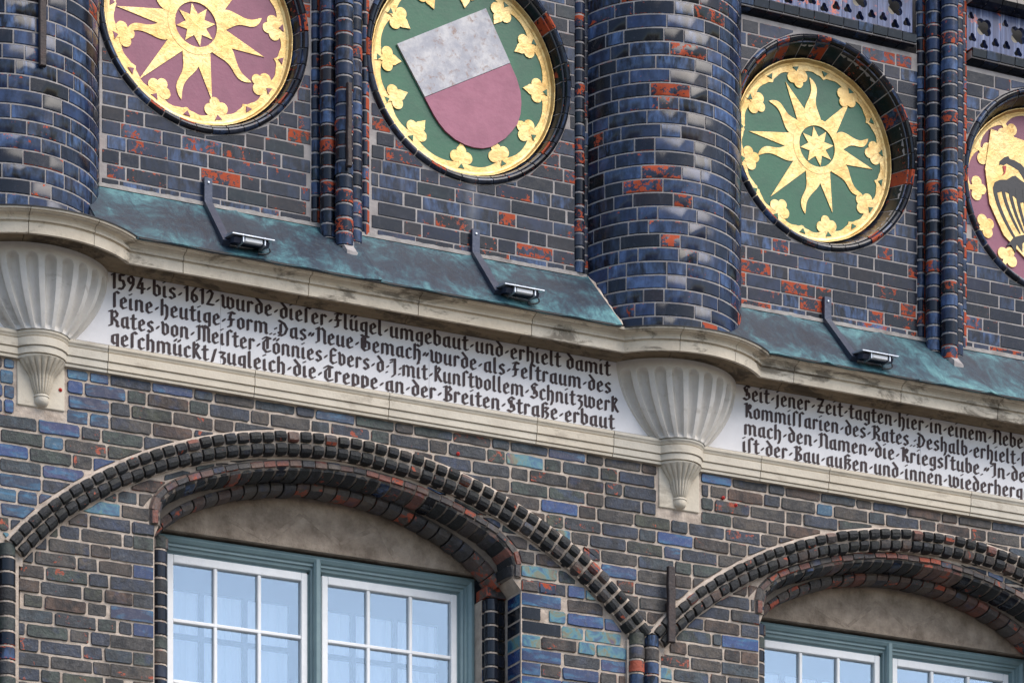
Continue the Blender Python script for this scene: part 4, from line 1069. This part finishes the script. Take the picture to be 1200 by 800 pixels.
# ------------------------------------------------------------------ lower wall
rng = random.Random(71)
DWN = 3.715; XW = 7.588                              # hood arch centres
HC = [XW, XW + DWN]
HOOD = [arc_path(c, -2.100, 2.62, 1.50, 1.75, 1.862) for c in HC]
def hood_r(c): return (c, -2.100 - 2.62, 2.62)
PL = [cut_rect(XL + .017 - .133, XL + .017 + .131, -2.2, -1.9), cut_rect(XC + .017 - .133, XC + .017 + .131, -2.2, -1.9)]
def spandrel_clip(poly):
    cx = sum(p[0] for p in poly) / len(poly)
    c = min(HC + [HC[0] - DWN], key=lambda q: abs(q - cx))
    cz = sum(p[1] for p in poly) / len(poly)
    # nearest point of the hood outline
    P = HP[c]; k = min(range(len(P)), key=lambda i: hypot(P[i][0] - cx, P[i][1] - cz))
    a, b = P[max(0, k - 1)], P[min(len(P) - 1, k + 1)]; t = atan2(b[1] - a[1], b[0] - a[0]); nx, nz = -sin(t), cos(t)
    return clip(poly, nx, nz, nx * P[k][0] + nz * P[k][1] + .014)
HP = {HC[0]: HOOD[0], HC[1]: HOOD[1], HC[0] - DWN: [(x - DWN, z) for x, z in HOOD[0]]}
def pick_low(x, z, r):
    q = r.random()
    if x < 6.3 and z > -2.75: return 'cobalt_brick' if q < .6 else 'slate_brick'
    if q < .08: return 'cobalt_brick'
    if q < .095: return 'teal_brick'
    if q < .33: return 'brown_brick'
    return 'slate_brick'
t = thing('brick_wall', 'rough grey-blue brick spandrel wall between the string course and the hood arches', 'wall', (9, 0, -2.9))
MB().box(4.9, 13, -.30, -.009, -3.0, BZ).put('mortar_bed_stub', 'mortar', None)
bpy.data.objects.remove(bpy.data.objects['mortar_bed_stub'])
def hood_inner(c): return offset(HP[c], -.118)
ho = [[(x, z) for x, z in hood_inner(c)] for c in (HC[0], HC[1])]
outer = [(5.0, -1.93), (5.0, -3.02)]
b_ = [p for p in ho[0]]; outer += [(b_[0][0], -3.02)] + b_ + [(b_[-1][0], -3.02)]
b_ = [p for p in ho[1]]; outer += [(b_[0][0], -3.02)] + b_ + [(b_[-1][0], -3.02), (13.3, -3.02), (13.3, -1.93)]
plate(outer, [], -.007, -.30, 'mortar_bed', 'mortar', t)
ps = rows(5.2, 12.9, BZ - .0575 - 14 * PITCH, BZ - .004, PITCH, .0125, rng, .230, .114, PL + [spandrel_clip])
lay(t, [p for p in ps if not (p[0][0] < 5.66 and False)], 0, pick_low, rng, ch=.0028, j=.0022, jd=.003)

# ------------------------------------------------------------------ arched window bays
def bay(c, wx, label, wlabel, seed, ox):
    """c hood centre, wx window centre, ox shift of the openings"""
    rng = random.Random(seed); t = thing('window_arch', label, 'arch', (c, 0, -3.0))
    H = HP[c]
    # hood: two rows of dark headers set in mortar, standing proud
    band(offset(H, -.060), [(.063, -.10), (.070, .010), (.060, .020), (.045, .024), (-.030, .012), (-.052, -.012), (-.058, -.10)], 'mortar_hood', 'mortar', t)
    up_ = [(.027, -.02), (.028, .032), (.024, .042), (.004, .052), (-.014, .048), (-.026, .034), (-.028, -.02)]
    lw_ = [(.026, -.02), (.027, .024), (.020, .034), (-.004, .036), (-.022, .026), (-.030, .004), (-.030, -.03)]
    vis = lambda x, z: False
    run_pieces(offset(H, -.031), .0715, up_, .0150, 'header_brick', ['black_header', 'black_header', 'black_header', 'black_header', 'arch_brick'], t, rng, edge=.10)
    run_pieces(offset(H, -.089), .0700, lw_, .0145, 'header_brick', ['black_header', 'black_header', 'black_header', 'black_header', 'brown_brick'], t, rng, edge=.10, jd=.003)
    # infill wall, a little behind the hood
    F = -.022; ax = c + ox                             # arch centre
    A2 = arc_path(ax, -2.238, 2.15, .88, .46, 1.058, -2.70)
    ex_, ez_ = A2[-1]; nst = max(3, int((ez_ + 2.700) / .022)); st_ = [(.013 * min(1, (q + 1) / 2), -(ez_ + 2.700) * (q + 1) / nst) for q in range(nst)]
    A2 = [(2 * ax - ex_ - a, ez_ + b) for a, b in reversed(st_)] + A2 + [(ex_ + a, ez_ + b) for a, b in st_]
    xl, xr = ax - 1.045, ax + 1.075; x1w = wx
    out = offset(H, -.112); poly = [(out[0][0] - .02, -4.25)] + out + [(out[-1][0] + .02, -4.25), (xr, -4.25), (xr, -2.76)]
    poly += [(x, z) for x, z in reversed(offset(A2, -.045))] + [(xl, -2.76), (xl, -4.25)]
    plate(poly, [], F - .007, -.30, 'mortar_bed', 'mortar', t)
    def in_hood(poly):
        cx = sum(p[0] for p in poly) / len(poly); cz = sum(p[1] for p in poly) / len(poly)
        k = min(range(len(H)), key=lambda i: hypot(H[i][0] - cx, H[i][1] - cz)); a, b = H[max(0, k - 1)], H[min(len(H) - 1, k + 1)]; tt = atan2(b[1] - a[1], b[0] - a[0]); nx, nz = -sin(tt), cos(tt)
        poly = clip(poly, -nx, -nz, -(nx * H[k][0] + nz * H[k][1] - .130))
        if len(poly) < 3: return poly
        if cz > -2.80 and abs(cx - ax) < 1.3:
            ex = A2[-1][0]
            if cz < A2[-1][1] - .0: return clip(poly, 1, 0, ex + .012) if cx > ax else clip(poly, -1, 0, -(2 * ax - ex - .012))
            k = min(range(len(A2)), key=lambda i: hypot(A2[i][0] - cx, A2[i][1] - cz)); a, b = A2[max(0, k - 1)], A2[min(len(A2) - 1, k + 1)]; tt = atan2(b[1] - a[1], b[0] - a[0]); nx, nz = -sin(tt), cos(tt)
            poly = clip(poly, nx, nz, nx * A2[k][0] + nz * A2[k][1] + .010)
        return poly
    ZJ = -2.768; z0 = ZJ - 19 * PITCH; ps = []; jl = []
    for k in range(19):
        zk = z0 + k * PITCH; lr, ll = ((.115, .24) if k % 2 else (.24, .115)); jl.append((zk + PITCH / 2, lr, ll))
        for a, b in ((c - 1.80, xl - ll - .007), (xr + lr + .007, c + 1.715)): ps += rows(a, b, zk, zk + PITCH - .001, PITCH, .0125, rng, .230, .116, [in_hood])
    ps += rows(c - 1.80, c + 1.75, ZJ, -2.16, PITCH, .0125, rng, .230, .114, [in_hood])
    def pick(x, z, r):
        q = r.random()
        if x > ax + 1 and z < -2.7: return 'teal_brick' if q < .18 else ('cobalt_brick' if q < .48 else ('brown_brick' if q < .78 else 'slate_brick'))
        if q < .07: return 'cobalt_brick'
        if q < .09: return 'teal_brick'
        if q < .34: return 'brown_brick'
        return 'slate_brick'
    lay(t, ps, F, pick, rng, ch=.0028, j=.0024, jd=.004)
    # second order: fat roll of worn moulded bricks
    prof2 = [(.006, -.16), (.006, F - .004), (-.010, F + .014), (-.034, F + .016), (-.056, F + .002), (-.070, -.045), (-.078, -.085), (-.078, -.16)]
    band(offset(A2, -.0), [(.004, -.3), (.008, F - .004), (-.016, F + .008), (-.048, F - .002), (-.062, -.05), (-.070, -.10), (-.070, -.3)], 'mortar_soffit', 'shaded_mortar', t)
    run_pieces(A2, .074, [(.006, -.1), (.006, F), (-.004, F + .012), (-.030, F + .016), (-.034, F + .004), (-.034, -.1)], .008, 'arch_brick', ['arch_brick', 'arch_brick', 'arch_brick', 'roll_brick'], t, rng, edge=.03, jd=.003)
    run_pieces(A2, .068, [(-.036, -.16), (-.036, F + .006), (-.050, F + .002), (-.064, -.040), (-.078, -.085), (-.078, -.16)], .013, 'moulded_brick', ['black_header', 'black_header', 'arch_brick', 'glazed_black', 'black_header'], t, rng, edge=.06, jd=.003)
    # third order: thin roll next to the panel
    A3 = arc_path(ax, -2.292, 1.74, .78, .76, 1.04, -2.72)
    band(A3, [(.03, -.34), (.03, -.15), (-.012, -.16), (-.02, -.34)], 'mortar_soffit', 'shaded_mortar', t)
    prof3 = [(-.004, -.30), (-.004, -.175), (-.014, -.155), (-.034, -.148), (-.054, -.160), (-.064, -.19), (-.066, -.24), (-.056, -.30)]
    run_pieces(A3, .078, prof3, .010, 'roll_brick', ['roll_brick', 'roll_brick', 'arch_brick', 'roll_brick'], t, rng, edge=.03, jd=.002)
    # panel
    pan = offset(A3, -.03); pp = [(wx - .97, -2.618), (wx + .97, -2.618)] + [q for q in reversed(pan) if q[1] > -2.61]
    pp = pp[::-1]
    bm_poly = pp
    plate(bm_poly, [], -.305, -.42, 'tympanum', 'render_panel', t)
    for (ax0, az0, ax1, az1) in ((-.52, -2.52, -.30, -2.60), (-.1, -2.43, .12, -2.56), (.12, -2.56, .34, -2.44), (.34, -2.44, .45, -2.60), (-.3, -2.60, -.1, -2.43)):
        L = hypot(ax1 - ax0, az1 - az0); a = atan2(az1 - az0, ax1 - ax0); vs, fs = prism([(-L / 2, -.010), (L / 2, -.016), (L / 2 - .01, .012), (-L / 2, .008)], -.3035, -.31, .0014)
        put('trowel_ridge', mesh('trowel_ridge', vs, fs, 'render_panel'), t, V(ax + (ax0 + ax1) / 2, 0, (az0 + az1) / 2), (0, -a, 0))
    # impost blocks where the arch meets the jamb
    for xa, xb2, df, db, m_ in ((xr + .002, xr + .10, F + .004, -.20, 'arch_brick'), (xr + .11, xr + .21, F + .002, -.12, 'glazed_red'), (xr - .125, xr - .004, -.205, -.34, 'arch_brick'), (xl - .115, xl - .002, F + .004, -.20, 'slate_brick'), (xl + .002, xl + .14, -.195, -.34, 'roll_brick')):
        w2 = (xb2 - xa) / 2; vs, fs = prism(roughen([(-w2, 0), (w2, 0), (w2, .058), (-w2, .056)], .002, rng), df, db, .005)
        put('impost_brick', mesh('impost_brick', vs, fs, m_, 28), t, V((xa + xb2) / 2, 0, ZJ + .006))
    # right jamb: rounded corner bricks, then a shaft, then a small block
    cor = [(.115, -.02), (.02, -.02), (.006, -.026), (.0, -.04), (-.006, -.09), (-.004, -.19), (.115, -.19)]
    corL = [(-x, d) for x, d in reversed(cor)]
    def plan_mesh(pl, h, mat):
        n = len(pl); vs = [(x, -d, -h / 2) for x, d in pl] + [(x, -d, h / 2) for x, d in pl]
        return mesh('jamb_brick', vs, [(i, n + i, n + (i + 1) % n, (i + 1) % n) for i in range(n)] + [tuple(range(n)), tuple(reversed(range(n, 2 * n)))], mat, 35)
    h = PITCH - .0125
    MB().box(xr + .001, xr + .12, -.30, -.034, -4.25, -2.77).put('mortar_core', 'mortar', t)
    MB().box(xl - .12, xl - .001, -.30, -.034, -4.25, -2.77).put('mortar_core', 'mortar', t)
    def corner(L, side):
        pl = [(L, -.022), (.02, -.022), (.006, -.028), (.0, -.042), (-.004, -.19), (L, -.19)]
        return pl if side > 0 else [(-x, d) for x, d in reversed(pl)]
    jm = {}
    for m_ in ('teal_brick', 'glazed_black', 'cobalt_brick', 'slate_brick', 'brown_brick'):
        for L in (.115, .24):
            for sd in (1, -1): jm[m_, L, sd] = plan_mesh(corner(L, sd), h, m_)
    blk = plan_mesh([(.03, .0), (-.015, -.0), (-.018, -.01), (-.018, -.07), (.03, -.07)], h, 'glazed_black')
    blkL = plan_mesh([(.0, .0), (-.03, .0), (-.03, -.1), (.03, -.1), (.03, -.01)], h, 'glazed_black')
    for zc, lr, ll in jl:
        put('jamb_brick', jm[rng.choice(['teal_brick', 'cobalt_brick', 'cobalt_brick', 'glazed_black', 'glazed_black', 'slate_brick'] if c < 9 else ['slate_brick', 'cobalt_brick']), lr, 1], t, V(xr, rng.uniform(-.002, .002), zc))
        put('jamb_brick', jm[rng.choice(['slate_brick', 'slate_brick', 'cobalt_brick', 'brown_brick']), ll, -1], t, V(xl, rng.uniform(-.002, .002), zc))
        put('jamb_block', blk, t, V(wx + .958, -.250, zc)); put('jamb_block', blkL, t, V(xr - .035, -.215, zc + .002))
    shaft(t, xr - .082, -.235, .042, -4.2, -2.775, ['glazed_black', 'cobalt_brick', 'glazed_black'], rng, mortar='mortar')
    shaft(t, xl + .098, -.235, .048, -4.2, -2.70, ['glazed_black', 'slate_brick', 'glazed_ring'], rng, mortar='mortar')
    MB().box(wx + .937, xr + .1, -.5, -.26, -4.25, -2.77).put('mortar_core', 'mortar', t)
    MB().box(xl - .1, wx - .937, -.5, -.26, -4.25, -2.72).put('mortar_core', 'mortar', t)
    # ---------------- window
    w_ = thing('window', wlabel, 'window', (wx, -.38, -4.2))
    DF = -.345; zt = -2.632; zb = -4.2; x0, x1 = wx - .935, wx + .935
    prof = [(0, DF - .07), (0, DF), (.018, DF + .006), (.034, DF - .004), (.040, DF - .016), (.052, DF - .016), (.056, DF - .028), (.070, DF - .030), (.078, DF - .05), (.090, DF - .05), (.090, DF - .07)]
    def frame_side(P):   # P: function (n, end) -> x,z
        mb = MB(); n = len(prof)
        for e in (0, 1):
            for a, d in prof: x, z = P(a, e); mb.v.append(V(x, d, z))
        mb.f = [(i, (i + 1) % n, n + (i + 1) % n, n + i) for i in range(n)] + [tuple(range(n)), tuple(reversed(range(n, 2 * n)))]; return mb
    hd = frame_side(lambda a, e: ((x0 + a, zt - a) if e == 0 else (x1 - a, zt - a)))
    fr = hd.put('window_frame', 'frame_green', w_, 30)
    frame_side(lambda a, e: ((x0 + a, zt - a) if e == 0 else (x0 + a, zb))).put('frame_jamb', 'frame_green', w_, 30)
    frame_side(lambda a, e: ((x1 - a, zt - a) if e == 0 else (x1 - a, zb))).put('frame_jamb', 'frame_green', w_, 30)
    # mullion: rounded bar between steps
    mp = [(-.045, DF - .07), (-.045, DF - .05), (-.033, DF - .05), (-.030, DF - .03), (-.022, DF - .028), (-.020, DF - .004), (-.010, DF + .008), (.010, DF + .008), (.020, DF - .004), (.022, DF - .028), (.030, DF - .03), (.033, DF - .05), (.045, DF - .05), (.045, DF - .07)]
    mb = MB(); n = len(mp); mb.v = [V(wx + a, d, zt - .018) for a, d in mp] + [V(wx + a, d, zb) for a, d in mp]
    mb.f = [(i, (i + 1) % n, n + (i + 1) % n, n + i) for i in range(n)] + [tuple(reversed(range(n))), tuple(range(n, 2 * n))]; mb.put('mullion', 'frame_green', w_, 30)
    # sashes
    DS = DF - .045; sz = zt - .086
    for a, b in ((x0 + .086, wx - .042), (wx + .042, x1 - .086)):
        st = .036; pw = (b - a - 2 * st - 2 * .021) / 3; rowsz = [sz - st - .008]; ph_ = [.315, .325, .325, .325]
        sh_ = MB()
        for q in ((a, a + st, zb, sz), (b - st, b, zb, sz), (a + st, b - st, sz - .044, sz)):
            vs, fs = rbox(q[0], q[1], DS - .04, DS + .002, q[2], q[3], .0035); sh_.add(vs, fs)
        so_ = sh_.put('sash', 'white_paint', w_)
        zc = sz - .044
        for rr in range(4):
            zn = zc - ph_[rr] + .02
            for cc in range(3):
                pa = a + st + cc * (pw + .021)
                vs = [V(pa - .003, DS - .022, zn - .003), V(pa + pw + .003, DS - .022, zn - .003), V(pa + pw + .003, DS - .022, zc + .003), V(pa - .003, DS - .022, zc + .003)]
                o = put('pane', mesh('pane', vs + [(x, y + .003, z) for x, y, z in vs], [(0, 1, 2, 3), (7, 6, 5, 4), (0, 4, 5, 1), (1, 5, 6, 2), (2, 6, 7, 3), (3, 7, 4, 0)], 'window_glass'), so_)
            if rr < 3:
                bb = MB(); vs, fs = rbox(a + st, b - st, DS - .03, DS - .001, zn - .020, zn, .004); bb.add(vs, fs); bb.put('glazing_bar', 'white_paint', so_)
            zc = zn - .020
        for cc in range(2):
            pa = a + st + (cc + 1) * (pw + .021) - .021
            bb = MB(); vs, fs = rbox(pa, pa + .021, DS - .031, DS - .0025, zb, sz - .044, .004); bb.add(vs, fs); bb.put('glazing_bar', 'white_paint', so_)
    # inner window seen through the glass, curtain behind it
    DI = -.605; mbi = MB()
    mbi.box(x0 + .02, x1 - .02, DI - .03, DI, sz - .115, sz + .1)
    for q in (x0 + .02, wx - .06, x1 - .10): mbi.box(q, q + .125, DI - .0301, DI + .0002, zb, sz - .114)
    for a, b in ((x0 + .086, wx - .042), (wx + .042, x1 - .086)):
        pw = (b - a - 2 * .036 - 2 * .021) / 3
        for cc in range(2):
            pa = a + .036 + (cc + 1) * (pw + .021) - .022; mbi.box(pa, pa + .027, DI - .0298, DI - .0005, zb, sz - .1)
        zz = sz - .044
        for rr in range(3): zz -= .308; mbi.box(a, b, DI - .0297, DI - .001, zz - .022, zz + .002)
    mbi.put('inner_window', 'inner_paint', w_)
    cu = MB(); nx = 160; 
    for i in range(nx + 1):
        x = x0 + (x1 - x0) * i / nx; d = -.665 + .010 * sin(i * .9) + .007 * sin(i * 2.3 + 1); cu.v += [V(x, d, zb), V(x, d, -2.62)]
    cu.f = [(2 * i, 2 * i + 2, 2 * i + 3, 2 * i + 1) for i in range(nx)]; cu.put('curtain', 'curtain_cloth', w_, 80)
    lin = MB().box(x0 - .2, x0 - .002, -1.0, -.42, zb, -2.5).box(x1 + .002, x1 + .2, -1.0, -.42, zb, -2.5).box(x0 - .2, x1 + .2, -1.0, -.425, -2.61, -2.45); lin.put('inner_reveal', 'room_dark', w_)
    return t
bay(HC[0], 7.595, 'wide brick hood arch and worn inner arches around the left window', 'left double window with grey-green frame, white sashes and net curtain under the arch', 81, .0)
bay(HC[1], 7.595 + 3.612, 'wide brick hood arch and worn inner arches around the right window', 'right double window at the bottom right with grey-green frame and white sashes', 82, -.105)
# paired impost shafts where two hoods meet
for xc, lb in ((9.405, 'pair of dark moulded brick shafts carrying the meeting hood arches'), (9.405 - DWN, 'pair of dark brick shafts at the bottom left edge carrying the hood arch')):
    t = thing('impost_shaft', lb, 'shaft', (xc, 0, -4.2)); rng = random.Random(int(xc * 10))
    MB().box(xc - .10, xc + .11, -.30, -.006, -4.25, -2.955).put('mortar_core', 'mortar', t)
    shaft(t, xc - .045, -.005, .046, -4.2, -2.965, ['black_header', 'glazed_black', 'slate_brick', 'arch_brick'], rng, mortar='mortar')
    shaft(t, xc + .045, -.005, .046, -4.2, -2.965, ['black_header', 'glazed_black', 'glazed_red', 'slate_brick'], rng, mortar='mortar')

# ------------------------------------------------------------------ iron anchors
def anchor(x, d, z0, z1, w_, label):
    rng = random.Random(int(x * 100)); t = thing('wall_anchor', label, 'anchor bar', (x, d, z0))
    P = []; n = 8
    for i in range(n + 1): P.append((x - w_ / 2 + rng.uniform(-.002, .002), z0 + (z1 - z0) * i / n))
    Q = [(x + w_ / 2 + rng.uniform(-.002, .002), z0 + (z1 - z0) * i / n) for i in range(n, -1, -1)]
    poly = Q[::-1] + P[::-1]
    vs, fs = prism(poly, d + .022, d - .004, .004); MB().add([(a - OX, b, c + OZ) for a, b, c in vs], fs).put('bar', 'iron', t)
    vs, fs = rbox(x - w_ * .3, x + w_ * .3, d - .08, d, (z0 + z1) / 2 - .02, (z0 + z1) / 2 + .02, .004); MB().add(vs, fs).put('tie', 'iron', t)
anchor(9.553, .035, -2.955, -2.535, .046, 'upright rusty iron wall anchor between the two hood arches')
anchor(7.605, .055, -.68, -.235, .026, 'upright iron wall anchor in front of the shaft bundle left of the shield')
anchor(5.845, .235, -.56, -.05, .034, 'upright iron wall anchor on the left round pier at the top left')

# ------------------------------------------------------------------ floodlights
def tube(P, r, n=8):
    mb = MB()
    for i, p in enumerate(P):
        a = Vector(P[max(0, i - 1)]); b = Vector(P[min(len(P) - 1, i + 1)]); dr = (b - a).normalized(); u = dr.orthogonal().normalized(); v = dr.cross(u)
        mb.v += [tuple(Vector(p) + (u * cos(2 * pi * k / n) + v * sin(2 * pi * k / n)) * r) for k in range(n)]
    for i in range(len(P) - 1):
        for k in range(n): j = (k + 1) % n; mb.f.append((i * n + k, i * n + j, (i + 1) * n + j, (i + 1) * n + k))
    mb.f += [tuple(reversed(range(n))), tuple(range((len(P) - 1) * n, len(P) * n))]; return mb
def floodlight(xb, label):
    t = thing('floodlight', label, 'floodlight', (xb, -.14, -.95))
    # channel bracket: upright on the wall, then down the slope
    pts = [(-.148, -.800), (-.118, -.800), (-.118, -.925), (.235, -1.262), (.205, -1.285), (-.148, -.945)]
    mb = MB(); n = len(pts); x0, x1 = xb - .022, xb + .022
    sh = [0, 0, 0, -.03, -.03, 0]
    mb.v = [V(x0 + s_, d, z) for (d, z), s_ in zip(pts, sh)] + [V(x1 + s_, d, z) for (d, z), s_ in zip(pts, sh)]
    mb.f = [(i, (i + 1) % n, n + (i + 1) % n, n + i) for i in range(n)] + [(0, 5, 2, 1), (5, 4, 3, 2), (n, n + 1, n + 2, n + 5), (n + 2, n + 3, n + 4, n + 5)]
    br = mb.put('bracket', 'bracket_metal', t)
    for zz in (-.825,): vs, fs = rbox(xb - .006, xb + .006, -.12, -.112, zz - .006, zz + .006, .002); MB().add(vs, fs).put('bolt', 'aluminium', t)
    xl_, xr_ = xb - .035, xb + .200; d0, z0 = .245, -1.258
    # body: dark trough tipped to the front, bright visor over it
    pr = [(d0 - .045, z0 - .008), (d0 + .040, z0 - .028), (d0 + .056, z0 - .006), (d0 + .030, z0 + .010), (d0 - .045, z0 + .018)]
    mb = MB(); n = len(pr); mb.v = [V(xl_ + .02, d, z) for d, z in pr] + [V(xr_ - .02, d, z) for d, z in pr]
    mb.f = [(i, (i + 1) % n, n + (i + 1) % n, n + i) for i in range(n)] + [tuple(reversed(range(n))), tuple(range(n, 2 * n))]; mb.put('housing', 'bracket_metal', t)
    vi = [(d0 + .052, z0 + .004), (d0 + .078, z0 + .001), (d0 + .078, z0 + .006), (d0 + .012, z0 + .024), (d0 - .05, z0 + .026), (d0 - .05, z0 + .020)]
    mb = MB(); n = len(vi); mb.v = [V(xl_, d, z) for d, z in vi] + [V(xr_, d, z) for d, z in vi]
    mb.f = [(i, (i + 1) % n, n + (i + 1) % n, n + i) for i in range(n)] + [tuple(reversed(range(n))), tuple(range(n, 2 * n))]; mb.put('visor', 'aluminium', t)
    vs, fs = rbox(xl_ + .075, xr_ - .062, d0 + .035, d0 + .064, z0 - .024, z0 - .001, .003); MB().add(vs, fs).put('lamp_window', 'lamp_white', t)
    for q in (xl_ + .065, xr_ - .05):
        vs, fs = rbox(q - .004, q + .004, d0 - .02, d0 + .068, z0 - .030, z0 + .012, .0015); MB().add(vs, fs).put('cheek', 'aluminium', t)
    P = [V(xr_ - .04 + .05 * sin(a), d0 + .01, z0 - .045 - .018 + .022 * cos(a)) for a in [pi * k / 10 for k in range(11)]] + [V(xr_ - .08, d0 + .01, z0 - .08)]
    P = [V(xr_ - .06 + .06 * sin(a) , d0 + .012, z0 - .028 + .026 * cos(a)) for a in [pi * (.1 + .95 * k / 10) for k in range(11)]]
    tube(P, .005).put('cable', 'black_plastic', t, 60)
floodlight(6.878, 'slim floodlight on a dark bracket over the copper below the mauve sun')
floodlight(8.435, 'slim floodlight on a dark bracket over the copper below the shield')
floodlight(10.655, 'slim floodlight on a dark bracket over the copper right of the thick pier')

# ------------------------------------------------------------------ red wall plugs
for (x, z, lb) in ((6.02, -2.09, 'small red plug in the mortar beside the left pendant'), (8.27, -2.085, 'small red plug in the wall above the crown of the left hood arch'), (9.985, -2.12, 'small red plug in the wall right of the middle pendant'), (9.905, -2.09, 'small red plug just right of the middle pendant plate')):
    mb = MB(); n = 10; mb.v = [V(x + .010 * cos(2 * pi * i / n), .006, z + .010 * sin(2 * pi * i / n)) for i in range(n)] + [V(x, .014, z)] + [V(x + .010 * cos(2 * pi * i / n), -.01, z + .010 * sin(2 * pi * i / n)) for i in range(n)]
    mb.f = [(i, (i + 1) % n, n) for i in range(n)] + [((i + 1) % n, i, n + 1 + i, n + 1 + (i + 1) % n) for i in range(n)]
    setp(mb.put('wall_plug', 'red_plug'), lb, 'plug')
GR = {'medallion': 'round painted medallions along the upper wall', 'round_pier': 'round brick piers', 'corbel': 'fluted stone corbels', 'floodlight': 'floodlights over the copper slopes', 'wall_anchor': 'iron wall anchors',
      'shaft_cluster': 'bundles of round shafts between medallions', 'round_shaft': 'single slim shafts beside the piers', 'window': 'double windows under the arches', 'window_arch': 'hooded brick window arches', 'tracery_frieze': 'pierced tracery bands',
      'copper_roof': 'copper slopes above the cornice', 'inscription_panel': 'white stone inscription panels', 'wall_plug': 'red plugs in the mortar', 'impost_shaft': 'paired shafts under the hood arches', 'brick_wall': 'brick wall fields of the facade', 'lead_flashing': 'lead flashings round the piers'}
for o in bpy.data.objects:
    if o.parent is None and o.name.split('.')[0] in GR: o['group'] = GR[o.name.split('.')[0]]
for o in bpy.data.objects:
    if o.parent is None and o.name.startswith('brick_wall'): print(o.name, sum(c.name.startswith('brick') for c in o.children))
